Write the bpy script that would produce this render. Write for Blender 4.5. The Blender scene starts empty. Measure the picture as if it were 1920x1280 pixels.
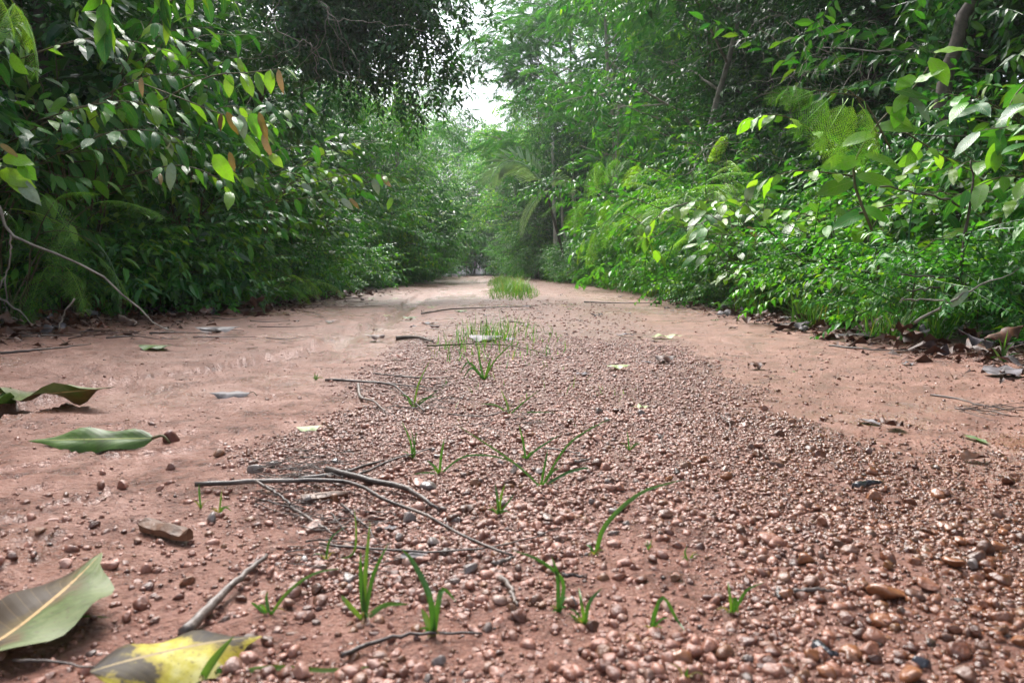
import bpy, math, random
import numpy as np
from mathutils import Vector, Matrix

random.seed(11)
rng = np.random.default_rng(11)
SC = bpy.context.scene
COL = SC.collection

# ------------------------------------------------------------------ camera
F = 1493.3
CAMH = 0.30
PITCH = math.atan(133 / F)
cam = bpy.data.cameras.new("camera")
cam.lens = 28.0
cam.sensor_width = 36.0
cam.clip_start = 0.02
cam.clip_end = 1500
cam.dof.use_dof = True
cam.dof.focus_distance = 3.0
cam.dof.aperture_fstop = 13.0
camo = bpy.data.objects.new("camera", cam)
camo.location = (0, 0, CAMH)
camo.rotation_euler = (math.radians(90) - PITCH, 0, 0)
COL.objects.link(camo)
SC.camera = camo

# ------------------------------------------------------------------ world, sun, exposure
SUN_EL, SUN_AZ = math.radians(52), math.radians(-24)      # azimuth from +Y towards +X: the light comes from ahead and a little left
w = bpy.data.worlds.new("World")
SC.world = w
w.use_nodes = True
nt = w.node_tree
nt.nodes.clear()
sky = nt.nodes.new("ShaderNodeTexSky")
sky.sky_type = 'NISHITA'
sky.sun_disc = False
sky.sun_elevation = SUN_EL
sky.sun_rotation = SUN_AZ
sky.air_density = 1.0
sky.dust_density = 3.0
sky.ozone_density = 1.0
hs = nt.nodes.new("ShaderNodeHueSaturation")
hs.inputs["Saturation"].default_value = 0.50
bg = nt.nodes.new("ShaderNodeBackground")
bg.inputs["Strength"].default_value = 0.08
wo = nt.nodes.new("ShaderNodeOutputWorld")
nt.links.new(sky.outputs[0], hs.inputs["Color"])
nt.links.new(hs.outputs[0], bg.inputs["Color"])
nt.links.new(bg.outputs[0], wo.inputs["Surface"])

sl = bpy.data.lights.new("sun", 'SUN')
sl.energy = 1.5
sl.angle = math.radians(34)
sl.color = (1.0, 0.97, 0.93)
so = bpy.data.objects.new("sun", sl)
COL.objects.link(so)
sd = Vector((math.sin(SUN_AZ) * math.cos(SUN_EL), math.cos(SUN_AZ) * math.cos(SUN_EL), math.sin(SUN_EL)))
so.rotation_euler = (-sd).to_track_quat('-Z', 'Y').to_euler()

SC.view_settings.view_transform = 'Standard'
SC.view_settings.look = 'None'
SC.view_settings.gamma = 1.0
SC.view_settings.use_curve_mapping = False
SC.view_settings.exposure = 2.48
SC.cycles.use_denoising = True
SC.cycles.max_bounces = 7
SC.cycles.diffuse_bounces = 4
SC.cycles.glossy_bounces = 3
SC.cycles.transmission_bounces = 4
SC.cycles.sample_clamp_indirect = 6.0

# ------------------------------------------------------------------ pixel to place
def ray(px, py):
    a, b = (px - 960) / F, (640 - py) / F
    c, s = math.cos(PITCH), math.sin(PITCH)
    return Vector((a, c + b * s, -s + b * c))

def P(px, py, Y):
    d = ray(px, py)
    t = Y / d.y
    return Vector((0, 0, CAMH)) + d * t

# ------------------------------------------------------------------ noise
_perm = rng.permutation(4096)
def _hash(ix, iy, seed):
    return _perm[(_perm[(ix + seed * 37) & 4095] + iy) & 4095] / 4095.0
def vnoise(x, y, seed=0):
    x = np.asarray(x, float); y = np.asarray(y, float)
    ix = np.floor(x).astype(int); iy = np.floor(y).astype(int)
    fx = x - ix; fy = y - iy
    fx = fx * fx * fx * (fx * (fx * 6 - 15) + 10); fy = fy * fy * fy * (fy * (fy * 6 - 15) + 10)
    a = _hash(ix, iy, seed); b = _hash(ix + 1, iy, seed); c = _hash(ix, iy + 1, seed); d = _hash(ix + 1, iy + 1, seed)
    return (a * (1 - fx) + b * fx) * (1 - fy) + (c * (1 - fx) + d * fx) * fy
def fbm(x, y, o=4, seed=0, gain=0.5):
    t = 0; amp = 1; n = 0
    for k in range(o):
        t = t + amp * (vnoise(x * 2 ** k + 13.7 * k, y * 2 ** k + 7.1 * k, seed + k) - 0.5); n += amp; amp *= gain
    return t / n * 2        # about -1..1
def sstep(a, b, x):
    t = np.clip((np.asarray(x, float) - a) / (b - a), 0, 1)
    return t * t * (3 - 2 * t)

# ------------------------------------------------------------------ road layout
def drift(y):       # the track drifts to the left far away
    y = np.asarray(y, float)
    return -0.00095 * np.clip(y - 6, 0, 45) ** 2 * 1.3
def edge_left(y):
    return -2.25 - 0.35 * sstep(6, 3, y) + drift(y)
def edge_right(y):
    return 1.62 + drift(y) - 0.25 * sstep(10, 30, y)

RILL = np.array([(0.4, -1.55), (1.2, -1.38), (1.8, -1.12), (2.3, -1.0), (2.6, -0.83), (2.95, -0.70), (3.9, -0.72), (5.4, -0.78), (8.0, -0.95), (12, -1.2)])
def gz(x, y):
    x = np.asarray(x, float); y = np.asarray(y, float)
    xx = x - drift(y)
    z = 0.022 * np.exp(-((xx - 0.12) / 0.42) ** 2) - 0.016 * np.exp(-((xx + 1.25) / 0.45) ** 2) - 0.012 * np.exp(-((xx - 1.0) / 0.35) ** 2)
    near = sstep(14, 8, y) * sstep(-1, 0.3, y)
    # erosion rill in the left wheel track
    rx = np.interp(y, RILL[:, 0], RILL[:, 1]) + 0.06 * fbm(y * 3.1, y * 0 + 1.5, 3, 5)
    dd = xx - rx
    cut = sstep(-0.13, -0.10, dd + 0.05 * fbm(x * 9, y * 9, 3, 3)) * sstep(0.075, 0.03, dd + 0.05 * fbm(x * 12, y * 12, 3, 9))
    z = z - 0.026 * cut * near * sstep(1.0, 2.0, y)
    # small ledges where the clay crust broke
    led = sstep(0.04, 0.08, fbm(x * 2.6, y * 2.2, 5, 21, .6)) + sstep(0.20, 0.23, fbm(x * 3.6, y * 3.2, 5, 25, .6))
    z = z + 0.007 * led * sstep(-0.3, -0.6, xx) * near
    # tyre lugs pressed into the left wheel track
    lug = np.sin((y + 0.25 * np.abs(xx + 1.25)) * 2 * math.pi / 0.085) * sstep(0.30, 0.20, np.abs(xx + 1.25)) * near * sstep(7, 4, y)
    z = z + 0.0028 * lug * sstep(-.2, .3, fbm(x * 2, y * 1.1, 2, 27))
    z = z + 0.010 * fbm(x * 1.6, y * 1.2, 3, 31) + near * (0.0065 * fbm(x * 11, y * 9, 4, 41, .6) + 0.0026 * fbm(x * 55, y * 48, 3, 51) * sstep(7, 3, y))
    out = sstep(0.0, 0.9, x - edge_right(y)) + sstep(0.0, -0.9, x - edge_left(y))
    z = z + 2.6 * sstep(47, 57, y) + 5.0 * sstep(56, 85, y) + out * (0.07 + 0.09 * fbm(x * 0.9, y * 0.7, 3, 61))
    return z

def gz1(x, y):
    return float(gz(np.array([x]), np.array([y]))[0])
def G(px, py, h=0.0):
    z = 0.0
    d = ray(px, py)
    p = None
    for _ in range(6):
        t = (z + h - CAMH) / d.z
        p = Vector((0, 0, CAMH)) + d * t
        z = 0.5 * z + 0.5 * gz1(p.x, p.y)
    t = (z + h - CAMH) / d.z
    return Vector((0, 0, CAMH)) + d * t

# ------------------------------------------------------------------ object helpers
def link(o, parent=None):
    COL.objects.link(o)
    if parent is not None:
        o.parent = parent
    return o
def tag(o, label=None, cat=None, group=None, kind=None):
    if label: o['label'] = label
    if cat: o['category'] = cat
    if group: o['group'] = group
    if kind: o['kind'] = kind
    return o
def empty(name, loc=(0, 0, 0), rz=0.0, s=1.0):
    o = bpy.data.objects.new(name, None)
    o.location = loc; o.rotation_euler = (0, 0, rz); o.scale = (s, s, s)
    o.empty_display_size = 0.1
    return link(o)
def mk_mesh(name, V, Fc, mat, rnd=None, uv=None, smooth=True, shade=None):
    V = np.asarray(V, np.float32).reshape(-1, 3); Fc = np.asarray(Fc, np.int32)
    k = Fc.shape[1]
    me = bpy.data.meshes.new(name)
    me.vertices.add(len(V)); me.vertices.foreach_set("co", V.ravel())
    me.loops.add(Fc.size); me.loops.foreach_set("vertex_index", Fc.ravel())
    me.polygons.add(len(Fc))
    me.polygons.foreach_set("loop_start", np.arange(0, Fc.size, k, dtype=np.int32))
    me.polygons.foreach_set("use_smooth", np.full(len(Fc), smooth, dtype=bool))
    me.update(calc_edges=True)
    if rnd is not None:
        a = me.attributes.new("rnd", 'FLOAT', 'POINT'); a.data.foreach_set("value", np.asarray(rnd, np.float32))
    if shade is not None:
        a = me.attributes.new("zone", 'FLOAT', 'POINT'); a.data.foreach_set("value", np.asarray(shade, np.float32))
    if uv is not None:
        ul = me.uv_layers.new(name="UVMap")
        ul.data.foreach_set("uv", np.asarray(uv, np.float32)[Fc.ravel()].ravel())
    if mat: me.materials.append(mat)
    return me
def mobj(name, me, parent=None):
    return link(bpy.data.objects.new(name, me), parent)

class Batch:
    def __init__(s): s.V = []; s.F = []; s.R = []; s.n = 0; s.U = []
    def add(s, V, Fc, r=0.5, uv=None):
        V = np.asarray(V, float).reshape(-1, 3)
        s.V.append(V); s.F.append(np.asarray(Fc, int) + s.n); s.n += len(V)
        s.R.append(np.full(len(V), r) if np.isscalar(r) else np.asarray(r, float))
        s.U.append(np.zeros((len(V), 2)) if uv is None else np.asarray(uv, float))
    def many(s, V, Fc, M, T, r, uv=None):   # V (v,3) template, M (n,3,3), T (n,3), r (n,) or (n,v)
        n = len(M); v = len(V)
        if n == 0: return
        W = np.einsum('nij,vj->nvi', M, V) + T[:, None, :]
        s.V.append(W.reshape(-1, 3))
        FF = (np.asarray(Fc)[None] + (np.arange(n) * v)[:, None, None]).reshape(-1, Fc.shape[1]) + s.n
        s.F.append(FF); s.n += n * v
        r = np.asarray(r, float)
        s.R.append(np.repeat(r, v) if r.ndim == 1 else r.reshape(-1))
        s.U.append(np.tile(uv, (n, 1)) if uv is not None else np.zeros((n * v, 2)))
    def mesh(s, name, mat, smooth=True, uv=False):
        return mk_mesh(name, np.concatenate(s.V), np.concatenate(s.F), mat, rnd=np.concatenate(s.R), smooth=smooth,
                       uv=np.concatenate(s.U) if uv else None)

def tube(pts, rad, sides=5, rough=0.0):
    """tapered tube along pts; triangles"""
    pts = np.asarray([tuple(p) for p in pts], float); n = len(pts)
    rad = np.asarray(rad, float) if not np.isscalar(rad) else np.full(n, rad)
    if len(rad) != n: rad = np.interp(np.linspace(0, 1, n), np.linspace(0, 1, len(rad)), rad)
    t = np.gradient(pts, axis=0); t /= np.linalg.norm(t, axis=1)[:, None] + 1e-9
    ref = np.array([0.03, 0.02, 1.0]) if abs(t[:, 2]).mean() < 0.8 else np.array([1.0, 0.05, 0.03])
    u = np.cross(t, ref); u /= np.linalg.norm(u, axis=1)[:, None] + 1e-9
    v = np.cross(t, u)
    a = np.arange(sides) * 2 * math.pi / sides
    R = rad[:, None] * (1 + rough * rng.uniform(-1, 1, (n, sides)))
    V = pts[:, None, :] + R[..., None] * (np.cos(a)[None, :, None] * u[:, None, :] + np.sin(a)[None, :, None] * v[:, None, :])
    V = V.reshape(-1, 3)
    Fc = []
    for i in range(n - 1):
        for j in range(sides):
            p, q = i * sides + j, i * sides + (j + 1) % sides
            Fc += [(p, q, q + sides), (p, q + sides, p + sides)]
    V = np.vstack([V, pts[:1], pts[-1:]]); c0, c1 = len(V) - 2, len(V) - 1
    for j in range(sides):
        Fc.append((j, c0, (j + 1) % sides)); b = (n - 1) * sides
        Fc.append((b + j, b + (j + 1) % sides, c1))
    return V, np.array(Fc)
def curve(pts, n=12, wob=0.0):
    """Catmull-Rom through pts with a little wander"""
    p = np.array([tuple(q) for q in pts], float)
    if len(p) == 2: p = np.vstack([p[0], (p[0] + p[1]) / 2, p[1]])
    q = np.vstack([2 * p[0] - p[1], p, 2 * p[-1] - p[-2]])
    out = []
    m = len(p) - 1
    for t in np.linspace(0, m - 1e-6, n):
        i = int(t); f = t - i
        a, b, c, d = q[i], q[i + 1], q[i + 2], q[i + 3]
        out.append(0.5 * ((2 * b) + (-a + c) * f + (2 * a - 5 * b + 4 * c - d) * f * f + (-a + 3 * b - 3 * c + d) * f ** 3))
    out = np.array(out)
    if wob:
        out[1:-1] += rng.normal(0, wob, (n - 2, 3))
    return out
def frames(D, N):
    """D (n,3) along leaf (local +Y), N (n,3) rough normal (local +Z) -> (n,3,3)"""
    D = D / (np.linalg.norm(D, axis=1)[:, None] + 1e-9)
    X = np.cross(D, N); X /= np.linalg.norm(X, axis=1)[:, None] + 1e-9
    Z = np.cross(X, D)
    return np.stack([X, D, Z], axis=2)
def m4(M3, T, s=1.0):
    m = Matrix.Identity(4)
    for i in range(3):
        for j in range(3): m[i][j] = float(M3[i][j]) * s
        m[i][3] = float(T[i])
    return m

# ------------------------------------------------------------------ materials
def newmat(name):
    m = bpy.data.materials.new(name); m.use_nodes = True
    t = m.node_tree; t.nodes.clear()
    o = t.nodes.new("ShaderNodeOutputMaterial")
    return m, t, o
def nd(t, typ, **kw):
    n = t.nodes.new(typ)
    for k, v in kw.items():
        if k in n.inputs: n.inputs[k].default_value = v
        else: setattr(n, k, v)
    return n
def ramp(t, stops, interp='LINEAR'):
    r = t.nodes.new("ShaderNodeValToRGB"); e = r.color_ramp; e.interpolation = interp
    while len(e.elements) > 1: e.elements.remove(e.elements[-1])
    e.elements[0].position = stops[0][0]; e.elements[0].color = (*stops[0][1], 1)
    for p, c in stops[1:]:
        q = e.elements.new(p); q.color = (*c, 1)
    return r
def mixc(t, fac, a, b, mode='MIX'):
    n = t.nodes.new("ShaderNodeMix"); n.data_type = 'RGBA'; n.blend_type = mode
    for sock, val in ((n.inputs[0], fac), (n.inputs[6], a), (n.inputs[7], b)):
        if hasattr(val, 'links') or isinstance(val, bpy.types.NodeSocket): t.links.new(val, sock)
        elif isinstance(val, (int, float)): sock.default_value = val
        else: sock.default_value = (*val, 1)
    return n.outputs[2]
def mth(t, op, a, b=None, c=None):
    n = t.nodes.new("ShaderNodeMath"); n.operation = op
    for i, val in enumerate((a, b, c)):
        if val is None: continue
        if isinstance(val, bpy.types.NodeSocket): t.links.new(val, n.inputs[i])
        else: n.inputs[i].default_value = val
    return n.outputs[0]

def leaf_mat(name, stops, trans=0.35, rough=0.32, tcol=None, perobj=False, veins=True, blotch=0.25, coat=0.0):
    """glossy two-sided leaf; colour varies leaf by leaf along the ramp stops"""
    m, t, o = newmat(name)
    if perobj:
        r = nd(t, "ShaderNodeObjectInfo").outputs["Random"]
    else:
        r = nd(t, "ShaderNodeAttribute", attribute_name="rnd").outputs["Fac"]
    cr = ramp(t, stops); t.links.new(r, cr.inputs[0])
    col = cr.outputs[0]
    tc = nd(t, "ShaderNodeTexCoord")
    nz = nd(t, "ShaderNodeTexNoise", Scale=9.0, Detail=3.0)
    t.links.new(tc.outputs["Object"], nz.inputs["Vector"])
    mr = ramp(t, [(0.42, (0, 0, 0)), (0.62, (1, 1, 1))]); t.links.new(nz.outputs[0], mr.inputs[0])
    col = mixc(t, mth(t, 'MULTIPLY', mr.outputs[0], blotch), col, (0.10, 0.12, 0.025))
    bump = None
    if veins:
        uv = nd(t, "ShaderNodeUVMap"); sx = nd(t, "ShaderNodeSeparateXYZ"); t.links.new(uv.outputs[0], sx.inputs[0])
        ax = mth(t, 'ABSOLUTE', mth(t, 'SUBTRACT', sx.outputs[0], 0.5))
        mid = mth(t, 'LESS_THAN', ax, 0.022)
        # side veins run forward from the midrib
        ph = mth(t, 'SUBTRACT', mth(t, 'MULTIPLY', sx.outputs[1], 11.0), mth(t, 'MULTIPLY', ax, 5.5))
        fr = mth(t, 'ABSOLUTE', mth(t, 'SUBTRACT', mth(t, 'FRACT', ph), 0.5))
        side = mth(t, 'LESS_THAN', fr, 0.055)
        vv = mth(t, 'MINIMUM', mth(t, 'ADD', mid, mth(t, 'MULTIPLY', side, 0.45)), 1.0)
        col = mixc(t, mth(t, 'MULTIPLY', vv, 0.45), col, (0.22, 0.30, 0.10))
        b = nd(t, "ShaderNodeBump", Strength=0.6, Distance=0.002)
        t.links.new(fr, b.inputs["Height"]); bump = b.outputs[0]
    p = nd(t, "ShaderNodeBsdfPrincipled", Roughness=rough)
    p.inputs["Specular IOR Level"].default_value = 0.42
    p.inputs["Coat Weight"].default_value = coat
    p.inputs["Coat Roughness"].default_value = 0.12
    rz = nd(t, "ShaderNodeMapRange"); t.links.new(nz.outputs[0], rz.inputs[0])
    rz.inputs[1].default_value = 0.3; rz.inputs[2].default_value = 0.7; rz.inputs[3].default_value = rough * 0.7; rz.inputs[4].default_value = rough * 1.5
    t.links.new(rz.outputs[0], p.inputs["Roughness"])
    t.links.new(col, p.inputs["Base Color"])
    tr = nd(t, "ShaderNodeBsdfTranslucent")
    t.links.new(mixc(t, 1.0, col, tcol or (1.5, 1.65, 0.45), 'MULTIPLY'), tr.inputs["Color"])
    if bump:
        t.links.new(bump, p.inputs["Normal"])
    mx = nd(t, "ShaderNodeMixShader"); mx.inputs[0].default_value = trans
    t.links.new(p.outputs[0], mx.inputs[1]); t.links.new(tr.outputs[0], mx.inputs[2])
    t.links.new(mx.outputs[0], o.inputs[0])
    return m

def bark_mat(name, a, b, scale=30.0, rough=0.75, pale=None):
    m, t, o = newmat(name)
    tc = nd(t, "ShaderNodeNewGeometry")
    nz = nd(t, "ShaderNodeTexNoise", Scale=scale, Detail=5.0, Roughness=0.65); t.links.new(tc.outputs["Position"], nz.inputs["Vector"])
    n2 = nd(t, "ShaderNodeTexNoise", Scale=scale * 0.25, Detail=3.0); t.links.new(tc.outputs["Position"], n2.inputs["Vector"])
    cr = ramp(t, [(0.3, a), (0.7, b)]); t.links.new(nz.outputs[0], cr.inputs[0])
    col = cr.outputs[0]
    if pale:
        pr = ramp(t, [(0.50, (0, 0, 0)), (0.60, (1, 1, 1))]); t.links.new(n2.outputs[0], pr.inputs[0])
        col = mixc(t, pr.outputs[0], col, pale)
    p = nd(t, "ShaderNodeBsdfPrincipled", Roughness=rough); t.links.new(col, p.inputs["Base Color"])
    bp = nd(t, "ShaderNodeBump", Strength=0.6, Distance=0.004); t.links.new(nz.outputs[0], bp.inputs["Height"]); t.links.new(bp.outputs[0], p.inputs["Normal"])
    t.links.new(p.outputs[0], o.inputs[0])
    return m

M = {}
DK = [(0.0, (0.009, 0.050, 0.020)), (0.45, (0.017, 0.092, 0.028)), (0.8, (0.036, 0.150, 0.026)), (1.0, (0.080, 0.21, 0.026))]
MD = [(0.0, (0.014, 0.085, 0.026)), (0.5, (0.030, 0.155, 0.030)), (0.85, (0.070, 0.24, 0.028)), (1.0, (0.17, 0.29, 0.03))]
BR = [(0.0, (0.025, 0.125, 0.034)), (0.4, (0.052, 0.22, 0.038)), (0.8, (0.115, 0.34, 0.036)), (1.0, (0.23, 0.39, 0.04))]
BL = [(0.0, (0.020, 0.105, 0.045)), (0.5, (0.045, 0.18, 0.060)), (1.0, (0.095, 0.26, 0.055))]
M['leaf_dark'] = leaf_mat("dark_glossy_leaf", DK, 0.25, 0.30, veins=False)
M['leaf_mid'] = leaf_mat("green_leaf", MD, 0.30, 0.34, veins=False)
M['leaf_bright'] = leaf_mat("fresh_green_leaf", BR, 0.38, 0.36, veins=False)
M['leaf_feather'] = leaf_mat("feathery_leaf", BL, 0.42, 0.5, veins=False)
M['leaf_dark_o'] = leaf_mat("dark_glossy_leaf_veined", MD, 0.28, 0.33, perobj=True)
M['leaf_mid_o'] = leaf_mat("green_leaf_veined", BR, 0.32, 0.34, perobj=True)
M['leaf_bright_o'] = leaf_mat("fresh_green_leaf_veined", [(0.0, (0.05, 0.14, 0.03)), (0.5, (0.12, 0.27, 0.035)), (1.0, (0.24, 0.40, 0.05))], 0.42, 0.30, perobj=True)
M['leaf_young'] = leaf_mat("young_yellow_green_leaf", [(0.0, (0.10, 0.30, 0.02)), (1.0, (0.24, 0.42, 0.035))], 0.45, 0.30, perobj=True)
M['leaf_red'] = leaf_mat("young_reddish_leaf", [(0.0, (0.16, 0.075, 0.03)), (0.4, (0.22, 0.16, 0.03)), (0.7, (0.26, 0.17, 0.06)), (1.0, (0.26, 0.20, 0.16))], 0.3, 0.35, tcol=(1.3, 1.1, 0.6), perobj=True)
M['leaf_pale'] = leaf_mat("pale_leaf_underside", [(0.0, (0.13, 0.22, 0.14)), (1.0, (0.26, 0.34, 0.26))], 0.2, 0.4, tcol=(1.2, 1.1, 0.8), perobj=True)
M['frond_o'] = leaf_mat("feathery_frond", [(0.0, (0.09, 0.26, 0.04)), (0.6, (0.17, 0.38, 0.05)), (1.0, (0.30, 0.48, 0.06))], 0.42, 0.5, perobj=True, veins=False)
M['frond_dark_o'] = leaf_mat("dark_feathery_frond", [(0.0, (0.03, 0.10, 0.03)), (1.0, (0.09, 0.20, 0.035))], 0.4, 0.5, perobj=True, veins=False)  # darker green fronds, mixed with the bright ones by random choice
M['palm'] = leaf_mat("palm_leaflet", [(0.0, (0.26, 0.40, 0.28)), (1.0, (0.36, 0.50, 0.38))], 0.2, 0.4, perobj=True, veins=False)  # leaflet colour paled to stand in for sheen on the shaded frond
M['grass'] = leaf_mat("grass_blade", [(0.0, (0.035, 0.13, 0.02)), (0.5, (0.075, 0.21, 0.03)), (0.82, (0.15, 0.28, 0.05)), (1.0, (0.28, 0.22, 0.10))], 0.35, 0.42, veins=False, blotch=0.1)
M['grass_o'] = leaf_mat("single_grass_blade", [(0.0, (0.030, 0.095, 0.022)), (0.6, (0.058, 0.15, 0.028)), (1.0, (0.13, 0.20, 0.045))], 0.3, 0.35, perobj=True, veins=False, blotch=0.15)
M['bark'] = bark_mat("dark_bark", (0.035, 0.026, 0.02), (0.10, 0.08, 0.06))
M['bark_pale'] = bark_mat("pale_bark", (0.11, 0.09, 0.07), (0.34, 0.31, 0.26), 12.0)
M['bark_white'] = bark_mat("whitish_bark", (0.26, 0.23, 0.19), (0.60, 0.57, 0.50), 9.0)  # pale bark colour, raised so the trunks still show in the shade
M['twig'] = bark_mat("green_brown_twig", (0.05, 0.05, 0.02), (0.12, 0.10, 0.04))
M['stick'] = bark_mat("wet_dead_stick", (0.014, 0.009, 0.008), (0.060, 0.040, 0.034), 60.0, 0.5, pale=(0.10, 0.075, 0.064))
M['stick_pale'] = bark_mat("bleached_stick", (0.055, 0.042, 0.036), (0.18, 0.14, 0.12), 70.0, 0.5)
M['wood'] = bark_mat("brown_wood_chip", (0.05, 0.022, 0.012), (0.16, 0.075, 0.038), 45.0, 0.5)

def fallen_mat(name, stops, sc=3.0, half=0.0, rough=0.35, trans=0.1, lo=0.35, hi=0.65, rib=(0.30, 0.22, 0.10)):
    m, t, o = newmat(name)
    tc = nd(t, "ShaderNodeTexCoord")
    oi = nd(t, "ShaderNodeObjectInfo")
    vm = nd(t, "ShaderNodeVectorMath", operation='ADD'); t.links.new(tc.outputs["Object"], vm.inputs[0])
    cv = nd(t, "ShaderNodeCombineXYZ"); t.links.new(mth(t, 'MULTIPLY', oi.outputs["Random"], 30.0), cv.inputs[0]); t.links.new(cv.outputs[0], vm.inputs[1])
    nz = nd(t, "ShaderNodeTexNoise", Scale=sc * 0.22 if sc > 5 else sc, Detail=6.0, Roughness=0.6); t.links.new(vm.outputs[0], nz.inputs["Vector"])
    mp = nd(t, "ShaderNodeMapRange"); mp.inputs[1].default_value = lo; mp.inputs[2].default_value = hi; uv0 = nd(t, "ShaderNodeUVMap"); s0 = nd(t, "ShaderNodeSeparateXYZ"); t.links.new(uv0.outputs[0], s0.inputs[0])
    t.links.new(mth(t, 'MULTIPLY_ADD', mth(t, 'SUBTRACT', s0.outputs[0], .5), half, nz.outputs[0]), mp.inputs[0])
    cr = ramp(t, stops); t.links.new(mp.outputs[0], cr.inputs[0]); col = cr.outputs[0]
    uv = nd(t, "ShaderNodeUVMap"); sx = nd(t, "ShaderNodeSeparateXYZ"); t.links.new(uv.outputs[0], sx.inputs[0])
    ax = mth(t, 'ABSOLUTE', mth(t, 'SUBTRACT', sx.outputs[0], 0.5))
    mid = mth(t, 'LESS_THAN', ax, 0.02)
    ph = mth(t, 'SUBTRACT', mth(t, 'MULTIPLY', sx.outputs[1], 13.0), mth(t, 'MULTIPLY', ax, 6.0))
    fr = mth(t, 'ABSOLUTE', mth(t, 'SUBTRACT', mth(t, 'FRACT', ph), 0.5))
    side = mth(t, 'MULTIPLY', mth(t, 'LESS_THAN', fr, 0.035), 0.12)
    col = mixc(t, mth(t, 'MINIMUM', mth(t, 'ADD', mid, side), 1.0), col, rib)
    sp = nd(t, "ShaderNodeTexNoise", Scale=45.0, Detail=2.0); t.links.new(vm.outputs[0], sp.inputs["Vector"])
    sr = ramp(t, [(0.60, (0, 0, 0)), (0.70, (1, 1, 1))]); t.links.new(sp.outputs[0], sr.inputs[0])
    col = mixc(t, mth(t, 'MULTIPLY', sr.outputs[0], 0.5), col, (0.05, 0.028, 0.015))
    p = nd(t, "ShaderNodeBsdfPrincipled", Roughness=rough + .14); t.links.new(col, p.inputs["Base Color"]); p.inputs["Specular IOR Level"].default_value = 0.35
    b = nd(t, "ShaderNodeBump", Strength=0.22, Distance=0.0012); t.links.new(mth(t, 'ADD', fr, nz.outputs[0]), b.inputs["Height"]); t.links.new(b.outputs[0], p.inputs["Normal"])
    tr = nd(t, "ShaderNodeBsdfTranslucent"); t.links.new(col, tr.inputs["Color"])
    mx = nd(t, "ShaderNodeMixShader"); mx.inputs[0].default_value = trans
    t.links.new(p.outputs[0], mx.inputs[1]); t.links.new(tr.outputs[0], mx.inputs[2]); t.links.new(mx.outputs[0], o.inputs[0])
    return m
M['f_mottled'] = fallen_mat("mottled_green_brown_dead_leaf", [(0.0, (0.030, 0.016, 0.005)), (0.40, (0.075, 0.048, 0.009)), (0.58, (0.060, 0.060, 0.010)), (0.80, (0.055, 0.085, 0.014)), (1.0, (0.10, 0.13, 0.04))], 13.0, half=.35, rough=.42, rib=(0.42, 0.27, 0.12))
M['f_yellow'] = fallen_mat("yellow_rotting_leaf", [(0.0, (0.022, 0.014, 0.010)), (0.34, (0.050, 0.035, 0.013)), (0.44, (0.26, 0.20, 0.022)), (0.72, (0.42, 0.36, 0.035)), (1.0, (0.52, 0.48, 0.18))], 13.0, half=.25, rough=.5, trans=0.2)
M['f_green'] = fallen_mat("green_fallen_leaf", [(0.0, (0.03, 0.06, 0.01)), (0.5, (0.05, 0.11, 0.012)), (1.0, (0.10, 0.17, 0.04))], 16.0, trans=0.2, rib=(0.28, 0.32, 0.08))
M['f_palegreen'] = fallen_mat("pale_green_fallen_leaf", [(0.0, (0.20, 0.28, 0.10)), (0.6, (0.36, 0.43, 0.20)), (1.0, (0.50, 0.53, 0.36))], 16.0, trans=0.2, rib=(0.5, 0.5, 0.3))
M['f_brown'] = fallen_mat("brown_dead_leaf", [(0.0, (0.030, 0.013, 0.010)), (0.5, (0.065, 0.028, 0.018)), (1.0, (0.13, 0.055, 0.032))], 25.0, rough=0.38, trans=0.05, rib=(0.12, 0.06, 0.035))
M['f_grey'] = fallen_mat("grey_wet_dead_leaf", [(0.0, (0.03, 0.024, 0.026)), (0.5, (0.065, 0.054, 0.06)), (1.0, (0.13, 0.115, 0.13))], 20.0, rough=0.42, trans=0.0, rib=(0.14, 0.12, 0.12))
M['f_red'] = fallen_mat("red_brown_dead_leaf", [(0.0, (0.10, 0.02, 0.01)), (1.0, (0.24, 0.08, 0.04))], 20.0, rough=0.4, trans=0.1)

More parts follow.
